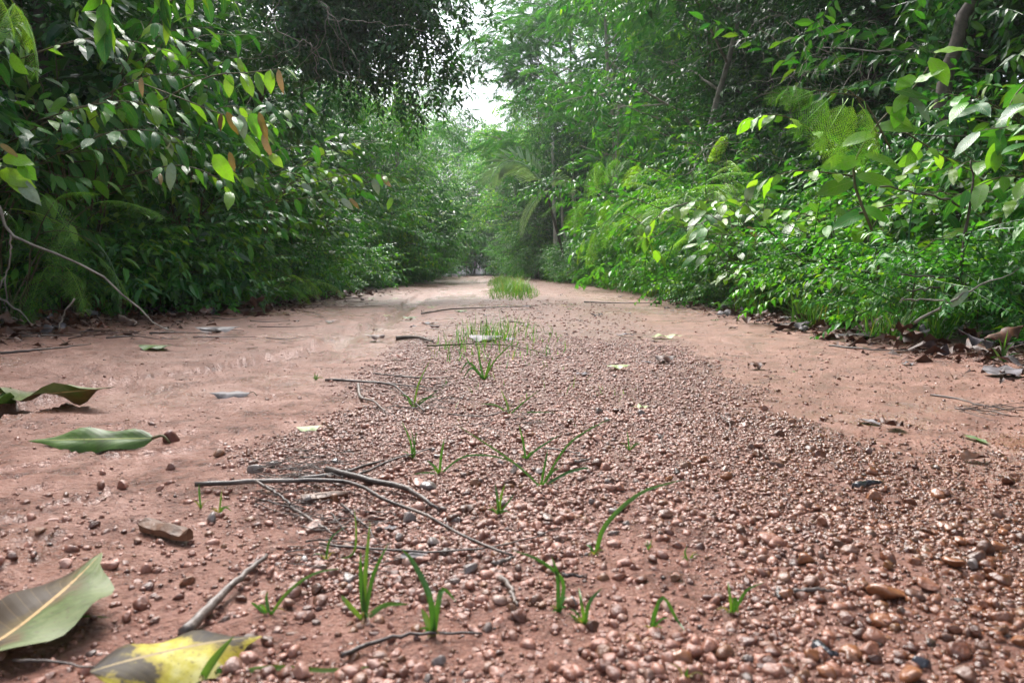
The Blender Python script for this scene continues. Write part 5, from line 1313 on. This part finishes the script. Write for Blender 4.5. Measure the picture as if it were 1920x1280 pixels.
def fallen(px, py, dx, dy, kind, label, wid=.45, h=.0, curl=.4, fold=.2, wave=.3, droop=.0, twist=0, roll=0.0, stalk=.0, pitch=0.0, seed=1, len3=None, name="fallen_leaf", rot_up=None, sink=.3):
    """leaf whose base lies at pixel (px,py) and whose tip lies at (px+dx, py+dy), both on the ground unless lifted"""
    a = G(px, py, .004); b = G(px + dx, py + dy, .004)
    d = b - a; L = d.length if len3 is None else len3
    cap_ = math.hypot(dx, dy) / F * (a - camo.location).length * (1.5 if abs(dy) < 60 else 3)
    if L > cap_: L = cap_
    if abs(dy) < 12: d = Vector((d.x, max(-.35, min(.35, d.y / (abs(d.x) + 1e-6))) * abs(d.x), 0)); L = min(L, abs(dx) / F * a.y * 1.1)
    if seed >= 8: wave, curl, fold = wave * .45, curl * .6, fold * .7
    V, Fc, UV = blade_grid(17, 9, wid, droop=droop, fold=fold, curl=curl, wave=wave, seed=seed, twist=twist, tip=1.9)
    V[:, 2] -= V[:, 2].min() * (1 - sink)
    me = mk_mesh(name, V, Fc, M['f_' + kind], uv=UV)
    o = mobj(name, me)
    up = Vector((0, 0, 1)) if rot_up is None else Vector(rot_up)
    Fm = frames(np.array([d.normalized()]), np.array([up]))[0]
    R_ = Matrix([[float(Fm[i][j]) for j in range(3)] for i in range(3)]) @ Matrix.Rotation(pitch, 3, 'X') @ Matrix.Rotation(roll, 3, 'Y')
    o.matrix_world = Matrix.Translation(a + Vector((0, 0, h))) @ R_.to_4x4() @ Matrix.Diagonal((L, L, L, 1))
    if stalk:
        c = curve([(0, .02, V[0][2]), (.02, -stalk * .5, V[0][2] + .01), (-.02, -stalk, 0.0)], 6)
        Vt, Ft = tube(c, [.014, .009], 5); s = mobj("stalk", mk_mesh("stalk", Vt, Ft, M['twig']), o)
    tag(o, label, "leaf")
    return o
# large leaves bottom left
fallen(-55, 1255, 250, -150, 'mottled', "big mottled green and brown leaf at the bottom left with its tip curled up", wid=.62, curl=.25, fold=.10, wave=.10, droop=-.16, roll=-.12, h=.006, seed=3)
fallen(170, 1298, 235, -75, 'yellow', "yellow and black rotting leaf arched up at the bottom edge", wid=.62, curl=.8, fold=.08, wave=.12, droop=.12, h=.003, roll=.15, seed=4, len3=.125)
fallen(292, 832, -240, 0, 'green', "curled green leaf lying beside the dark red stone", wid=.30, curl=.9, fold=.3, wave=.2, droop=.02, roll=-.6, stalk=.12, seed=5, h=.004)
fallen(-30, 745, 245, 25, 'mottled', "long curled green and brown leaf at the left edge with its tip standing up", wid=.20, curl=.8, fold=.3, wave=.35, droop=-.07, twist=.3, roll=-.12, seed=6)
fallen(-40, 760, 75, 25, 'green', "small green leaf at the left edge behind the curled leaf", wid=.6, curl=.2, fold=.4, wave=.4, droop=-.15, seed=7)
fallen(470, 741, -78, 4, 'grey', "grey ribbed leaf on the bare mud of the left wheel track", wid=.45, curl=.7, fold=-.25, wave=.2, roll=-.35, seed=8, stalk=.15)
fallen(262, 652, 62, 4, 'green', "small olive and grey leaf lying flat on the far left mud", wid=.6, fold=-.2, curl=.5, seed=9)
fallen(365, 622, 88, 4, 'grey', "grey leaf with a dark crumpled tip at the left verge", wid=.5, fold=-.3, curl=.6, wave=.5, seed=10)
fallen(556, 806, 46, -8, 'palegreen', "bright green leaf scrap behind the twig heap", wid=.7, fold=-.3, curl=.6, seed=11)
fallen(755, 597, 30, -2, 'green', "green leaf near the brown puddle in the rill", wid=.7, fold=-.2, curl=.5, seed=12)
fallen(852, 584, 26, 0, 'green', "small green leaf in front of the bright grass patch", wid=.6, fold=-.2, curl=.5, seed=13)
fallen(716, 592, 18, 0, 'palegreen', "tiny pale green leaf left of the green leaf by the puddle", wid=.7, curl=.4, seed=14)
fallen(722, 638, -36, 0, 'brown', "dark brown humped dead leaf beside the rill", wid=.6, curl=1.2, fold=-.4, wave=.5, seed=15, h=.01)
fallen(785, 606, 40, 2, 'grey', "grey brown leaf right of the green leaf by the puddle", wid=.5, curl=.5, wave=.4, seed=16)
fallen(880, 640, 62, 2, 'grey', "wide grey wet leaf lying in the sparse grass", wid=.6, fold=-.25, curl=.8, seed=17, h=.01)
fallen(945, 636, 24, 4, 'grey', "smaller grey leaf touching the wide grey leaf in the grass", wid=.7, fold=-.2, curl=.8, seed=18)
fallen(732, 672, 26, -2, 'red', "red brown leaf scrap at the left end of the gravel ridge", wid=.7, curl=1.0, fold=-.2, wave=.5, seed=19, h=.006)
fallen(722, 690, 40, -8, 'red', "pinkish brown flat leaf below the red brown scrap", wid=.5, curl=.4, wave=.3, seed=20)
fallen(1138, 692, 44, 2, 'palegreen', "pale cream green leaf on the gravel right of the grass", wid=.6, fold=-.15, curl=.5, seed=21, h=.005)
fallen(1190, 764, 28, -2, 'palegreen', "small crumpled light green leaf in the gravel", wid=.7, fold=.3, curl=.3, wave=.6, seed=22)
fallen(1222, 633, 62, -4, 'palegreen', "large pale green leaf with a dark stalk tip on the right track", wid=.5, fold=.1, curl=.3, wave=.5, seed=23)
fallen(1155, 628, 46, 2, 'grey', "flat whitish grey leaf left of the large pale green leaf", wid=.4, curl=.1, seed=24)
fallen(1268, 680, -48, -2, 'brown', "dark brown curled leaf standing up on the middle of the track", wid=.7, curl=1.4, fold=-.3, wave=.5, seed=25, h=.008)
fallen(1222, 678, -40, 0, 'grey', "grey stalked leaf joined to the dark curled leaf in the middle", wid=.4, curl=.3, seed=26)
fallen(1402, 690, 36, 0, 'brown', "small dark brown leaf on the bare right track", wid=.7, curl=1.3, fold=-.2, wave=.7, seed=27, h=.004)
fallen(1690, 800, -42, 4, 'brown', "dark dead leaf with an upright point on the right wheel track", wid=.9, curl=.7, fold=.8, wave=.7, droop=-.2, seed=28, h=.002)
fallen(1650, 796, -46, -12, 'grey', "thin grey blade like leaf left of the pointed dead leaf", wid=.25, curl=.2, fold=.6, seed=29)
fallen(1804, 862, 58, -4, 'brown', "dark brown tent shaped dead leaf near the right edge", wid=.6, curl=.3, fold=.9, wave=.2, seed=30)
fallen(1805, 815, 54, 18, 'green', "narrow olive leaf above the tent shaped dead leaf", wid=.22, curl=.2, fold=.5, seed=31)
fallen(1485, 697, 12, -2, 'green', "tiny dark green leaf tip on the right track", wid=.8, curl=.6, fold=.4, seed=32)
fallen(1690, 682, 30, -2, 'grey', "small blackish wet leaf in front of the right litter", wid=.8, curl=.5, wave=.6, seed=33)
fallen(1870, 705, 48, -28, 'grey', "dark shiny leaf leaning at the right edge of the road", wid=.7, curl=.4, wave=.4, droop=-.1, seed=34)
fallen(1080, 700, 28, 4, 'grey', "bluish dark leaf scrap left of the pale cream leaf", wid=.7, curl=.3, seed=35)
fallen(750, 1045, 50, -8, 'grey', "flat grey leaf scrap under the thin long twig", wid=.7, curl=.3, seed=36)
fallen(862, 958, 34, -8, 'brown', "blackish curled leaf scrap right of the thick dark stick", wid=.8, curl=1.2, fold=-.2, wave=.4, seed=37, h=.003)
fallen(720, 990, 26, -4, 'grey', "small dark grey leaf scrap between the dark and the thin twig", wid=.7, curl=.3, seed=38)
fallen(1050, 573, 14, -2, 'yellow', "tiny yellow leaf right of the bright grass patch", wid=.7, curl=.4, seed=39)
fallen(1268, 585, 8, -9, 'green', "small green leaf at the foot of the right verge", wid=.7, curl=.4, seed=40)
fallen(610, 606, 18, -6, 'brown', "small dark leaf at the end of a thin twig on the left mud", wid=.9, curl=.8, fold=-.3, seed=41, h=.004)
fallen(1600, 637, 76, -14, 'grey', "long shiny grey dead leaf along the right verge", wid=.3, curl=.4, fold=-.3, wave=.3, seed=42, h=.01)
fallen(1545, 634, 60, -4, 'grey', "shiny pale grey dead leaf tip left of the long grey one", wid=.3, curl=.4, fold=-.3, wave=.3, seed=43, h=.01)
fallen(1830, 640, 50, -36, 'grey', "broad grey dead leaf propped in the litter at right", wid=.7, curl=.3, fold=.2, wave=.4, seed=44, h=.02)
for (px, py, dx, k) in ((800, 577, 18, 'palegreen'), (780, 566, 14, 'green'), (690, 560, 16, 'palegreen'), (825, 550, 10, 'green'), (905, 592, 14, 'grey'), (980, 574, 16, 'grey'), (735, 560, 12, 'palegreen')):
    fallen(px, py, dx, random.uniform(-3, 3), k, {'palegreen': "tiny pale green leaf scattered on the far track", 'green': "tiny dark green leaf scattered on the far track", 'grey': "tiny greyish leaf scattered before the grass patch"}[k], wid=.6, curl=.5, fold=-.2, seed=px)['group'] = "tiny leaves on the far track"
for i in range(40):
    px, py = random.uniform(560, 1500), random.uniform(540, 625); k = random.choice(['brown', 'brown', 'grey', 'green'])
    p = G(px, py); o = mobj("fallen_leaf", random.choice(FM[k])); s = random.uniform(.03, .075); o.scale = (s, s, s * .8); o.rotation_euler = (0, 0, random.uniform(0, 6)); o.location = p + Vector((0, 0, .002))
    tag(o, "small %s dead leaf scattered on the open track beyond the gravel" % k, "leaf", "small dead leaves on the open track")

# ------------------------------------------------------------------ sticks on the ground
def stick(label, paths, r, mat=None, h=.006, cat="stick", wob=.0006, name="stick", n=16):
    pl = []
    for path in paths:
        pl.append([G(q[0], q[1], (q[2] if len(q) > 2 else h)) for q in path])
    return twig_obj(name, label, pl, r * .78, mat or M['stick'], cat, wob, n=n, sides=7)
stick("thick dark stick with a downward bent right end", [[(612, 880), (690, 900), (760, 915), (795, 935), (825, 958, .004)]], .0068, h=.012, wob=.0008)
stick("long thin forked dead stick running from the left to the lower middle", [[(365, 908), (480, 902), (580, 900), (660, 905), (720, 935), (800, 965), (870, 1005), (960, 1040)], [(480, 902), (520, 925), (545, 945)]], .0046, h=.013, n=26)
stick("pale broken stick tip continuing the long dead stick", [[(925, 1058, .003), (965, 1043, .006)]], .0042, M['stick_pale'])
stick("dark stick lying just behind the thick dark one", [[(560, 898), (640, 886), (700, 868), (720, 862)], [(660, 895), (735, 862), (810, 840)]], .0042, h=.009)
stick("thick grey stick slanting up from the yellow leaf", [[(345, 1185), (400, 1130), (450, 1082), (500, 1040)]], .0068, M['stick_pale'], h=.010)
stick("very long thin dark twig lying across the lower middle", [[(600, 1018), (700, 1028), (800, 1033), (900, 1028), (980, 1012), (1050, 990)]], .0020, h=.010)
stick("thin dark twig slightly bowed below the two green tufts", [[(640, 1228), (700, 1205), (760, 1190), (830, 1185), (905, 1187)]], .0026, h=.006)
stick("looped pale and dark twig left of the grass at the gravel edge", [[(672, 720), (676, 745), (700, 752), (722, 770)]], .0055, M['stick_pale'], h=.008)
stick("dark bent twig reaching from the mud into the gravel at mid left", [[(610, 712), (680, 715), (735, 722), (765, 745), (795, 770)], [(640, 712), (720, 718), (800, 726)]], .0050, h=.010)
stick("thin straight twig parallel to the dark bent one", [[(740, 705), (800, 708), (850, 706)], [(700, 700), (770, 706)]], .0035, h=.008)
stick("long thin dark twig crossing the track before the grass patch", [[(790, 588), (840, 580), (900, 577), (960, 575), (1010, 574)]], .0080, h=.012)
stick("short dark humped branch piece left of the sparse grass", [[(742, 634), (780, 632), (812, 640)]], .014, M['bark'], h=.012)
stick("yellow green stem lying under the sparse grass", [[(800, 648), (880, 645), (960, 648), (1030, 664)]], .005, M['twig'], h=.012)
stick("short reddish twig behind the sparse grass", [[(955, 602), (985, 606)]], .006, h=.008)
stick("thin dark twig pointing into the right verge litter", [[(1745, 740), (1800, 748), (1840, 760), (1925, 770)], [(1790, 765), (1860, 770), (1920, 762)]], .0035, h=.012)
stick("dark twig on the right track before the verge", [[(1555, 648), (1640, 655), (1760, 658)]], .005, h=.012)
stick("long thin dark twig by the right verge in the distance", [[(1095, 566), (1160, 568), (1235, 568)]], .010, h=.012)
stick("brown twig along the far left verge litter", [[(0, 662), (80, 655), (170, 645)]], .007, h=.015)
stick("thin twig with a dark leaf end on the left mud", [[(568, 582), (600, 590), (615, 604)]], .004, h=.01)
stick("black wood fragment lying on the wet gravel", [[(1603, 912), (1630, 905), (1652, 903)]], .0075, M['stone_black'], h=.006)
stick("black charred wood fragment in the wet gravel at lower right", [[(1532, 1210), (1550, 1222), (1572, 1228)]], .0065, M['stone_black'], h=.004)
stick("brown twig piece in the wet gravel", [[(1488, 1108), (1530, 1105), (1562, 1108)]], .0030, h=.006)
stick("dark twig slanting from the drooping sprout to the right", [[(1055, 1078), (1100, 1080)]], .003, h=.006)
stick("crooked grey twig stub pointing down in the lower middle", [[(938, 1082), (955, 1100), (962, 1118), (970, 1135)]], .0035, M['stick_pale'], h=.006)
stick("thin dark twig in front of the big mottled leaf", [[(25, 1237), (100, 1240), (180, 1250), (260, 1262)]], .0016, h=.012)
stick("short light twig among the left sticks", [[(545, 950), (600, 985), (625, 1000)]], .003, h=.006)
stick("thin twig slanting below the forked stick", [[(640, 945), (690, 990), (700, 1010)], [(620, 960), (650, 1000)]], .0024, h=.006)
stick("curved pale twig in the wet gravel", [[(1352, 778), (1370, 800), (1350, 815)], [(1245, 812), (1240, 830), (1262, 850)]], .0016, M['stick_pale'], h=.010)
stick("dark twig lying over the gravel behind the large spread tuft", [[(1020, 840), (1070, 846), (1100, 856)]], .002, h=.010)
stick("pale dry twig bit right of the large spread tuft", [[(1078, 866), (1110, 858)]], .0038, M['stick_pale'], h=.008)
stick("thin twig leaning between the two upper green tufts", [[(840, 775), (900, 780), (960, 768), (985, 760)]], .0018, h=.010)
for i in range(22):
    px, py = random.uniform(-20, 560), random.uniform(572, 640); L = random.uniform(40, 150); a = random.uniform(-4, 4)
    stick("thin dead twig lying in the dark litter of the left verge", [[(px, py), (px + L * .5, py + a), (px + L, py - a)]], random.uniform(.003, .006), h=.015, n=6)['group'] = "dead twigs in the left litter"
# heap of fine twigs
def heap(px, py, wx, wy, n, label, seed, r=.0014):
    rr = random.Random(seed); paths = []
    for i in range(n):
        x, y = px + rr.uniform(-1, 1) * wx, py + rr.uniform(-1, 1) * wy; a = rr.uniform(-.6, .6); L = rr.uniform(25, 80)
        paths.append([(x, y, rr.uniform(.003, .012)), (x + math.cos(a) * L * .5, y + math.sin(a) * L * .3, rr.uniform(.004, .014)), (x + math.cos(a) * L, y + math.sin(a) * L * .5, rr.uniform(.002, .01))])
    o = stick(label, paths, r, n=6); o['kind'] = 'stuff'; o.name = "twig_heap"; o['category'] = "twigs"
heap(530, 905, 60, 45, 52, "heap of fine dark twigs under the left end of the dead sticks", 1)
heap(570, 870, 75, 28, 40, "fine broken twigs at the mud edge behind the dead sticks", 2)
heap(620, 1010, 90, 55, 40, "scattered fine twigs under the thin long twig", 3)
heap(760, 740, 70, 25, 36, "fine dark twigs tangled around the looped pale twig", 4)
heap(1840, 765, 60, 10, 14, "fine wet twigs at the right edge of the track", 5, .002)
heap(940, 780, 70, 20, 12, "fine reddish twigs under the wide spreading tuft", 6)

# wood chips
def chip(px, py, dx, dy, wid, label, mat, thick=.0035):
    a, b = G(px, py, .004), G(px + dx, py + dy, .006); d = (b - a); L = d.length
    r = np.random.default_rng(px); n = 9; V = []; Fc = []
    for i in range(n):
        f = i / (n - 1); w_ = wid * (.35 + .65 * math.sin(math.pi * min(1, .12 + f * .88)) ** .5) * r.uniform(.8, 1.1)
        t_ = thick * r.uniform(.7, 1.2); y = f * L
        V += [(-w_ / 2, y, 0), (w_ / 2, y, r.uniform(0, .001)), (w_ / 2, y + r.uniform(-.002, .002), t_), (0, y, t_ * 1.5), (-w_ / 2, y + r.uniform(-.002, .002), t_)]
    for i in range(n - 1):
        for j in range(5):
            p, q = i * 5 + j, i * 5 + (j + 1) % 5; Fc += [(p, q, q + 5), (p, q + 5, p + 5)]
    e = (n - 1) * 5
    Fc += [(0, 2, 1), (0, 3, 2), (0, 4, 3), (e, e + 1, e + 2), (e, e + 2, e + 3), (e, e + 3, e + 4)]
    o = mobj("wood_chip", mk_mesh("wood_chip", V, Fc, mat, smooth=False))
    Fm = frames(np.array([d.normalized()]), np.array([[.15, -.2, 1.0]]))[0]
    o.matrix_world = m4(Fm, a); tag(o, label, "wood")
chip(275, 990, 82, 22, .022, "dark brown curled bark chip in the mud at left", M['wood'], .008)
chip(565, 935, 88, -8, .014, "flat light brown wood splinter below the forked stick", M['wood'])

# ------------------------------------------------------------------ damp air
def haze():
    x0, x1, y0, y1, z0, z1 = -60, 60, -25, 110, -12, 22
    V = [(x0, y0, z0), (x1, y0, z0), (x1, y1, z0), (x0, y1, z0), (x0, y0, z1), (x1, y0, z1), (x1, y1, z1), (x0, y1, z1)]
    Fc = [(0, 3, 2, 1), (4, 5, 6, 7), (0, 1, 5, 4), (1, 2, 6, 5), (2, 3, 7, 6), (3, 0, 4, 7)]
    m, t, o = newmat("damp_air")
    v = nd(t, "ShaderNodeVolumePrincipled"); v.inputs["Color"].default_value = (0.93, 0.97, 1.0, 1); v.inputs["Density"].default_value = 0.0010; v.inputs["Anisotropy"].default_value = 0.3
    t.links.new(v.outputs[0], o.inputs["Volume"])
    h = mobj("haze", mk_mesh("haze", V, Fc, m, smooth=False)); tag(h, "pale damp forest air over the track", "haze", kind='stuff')
haze()
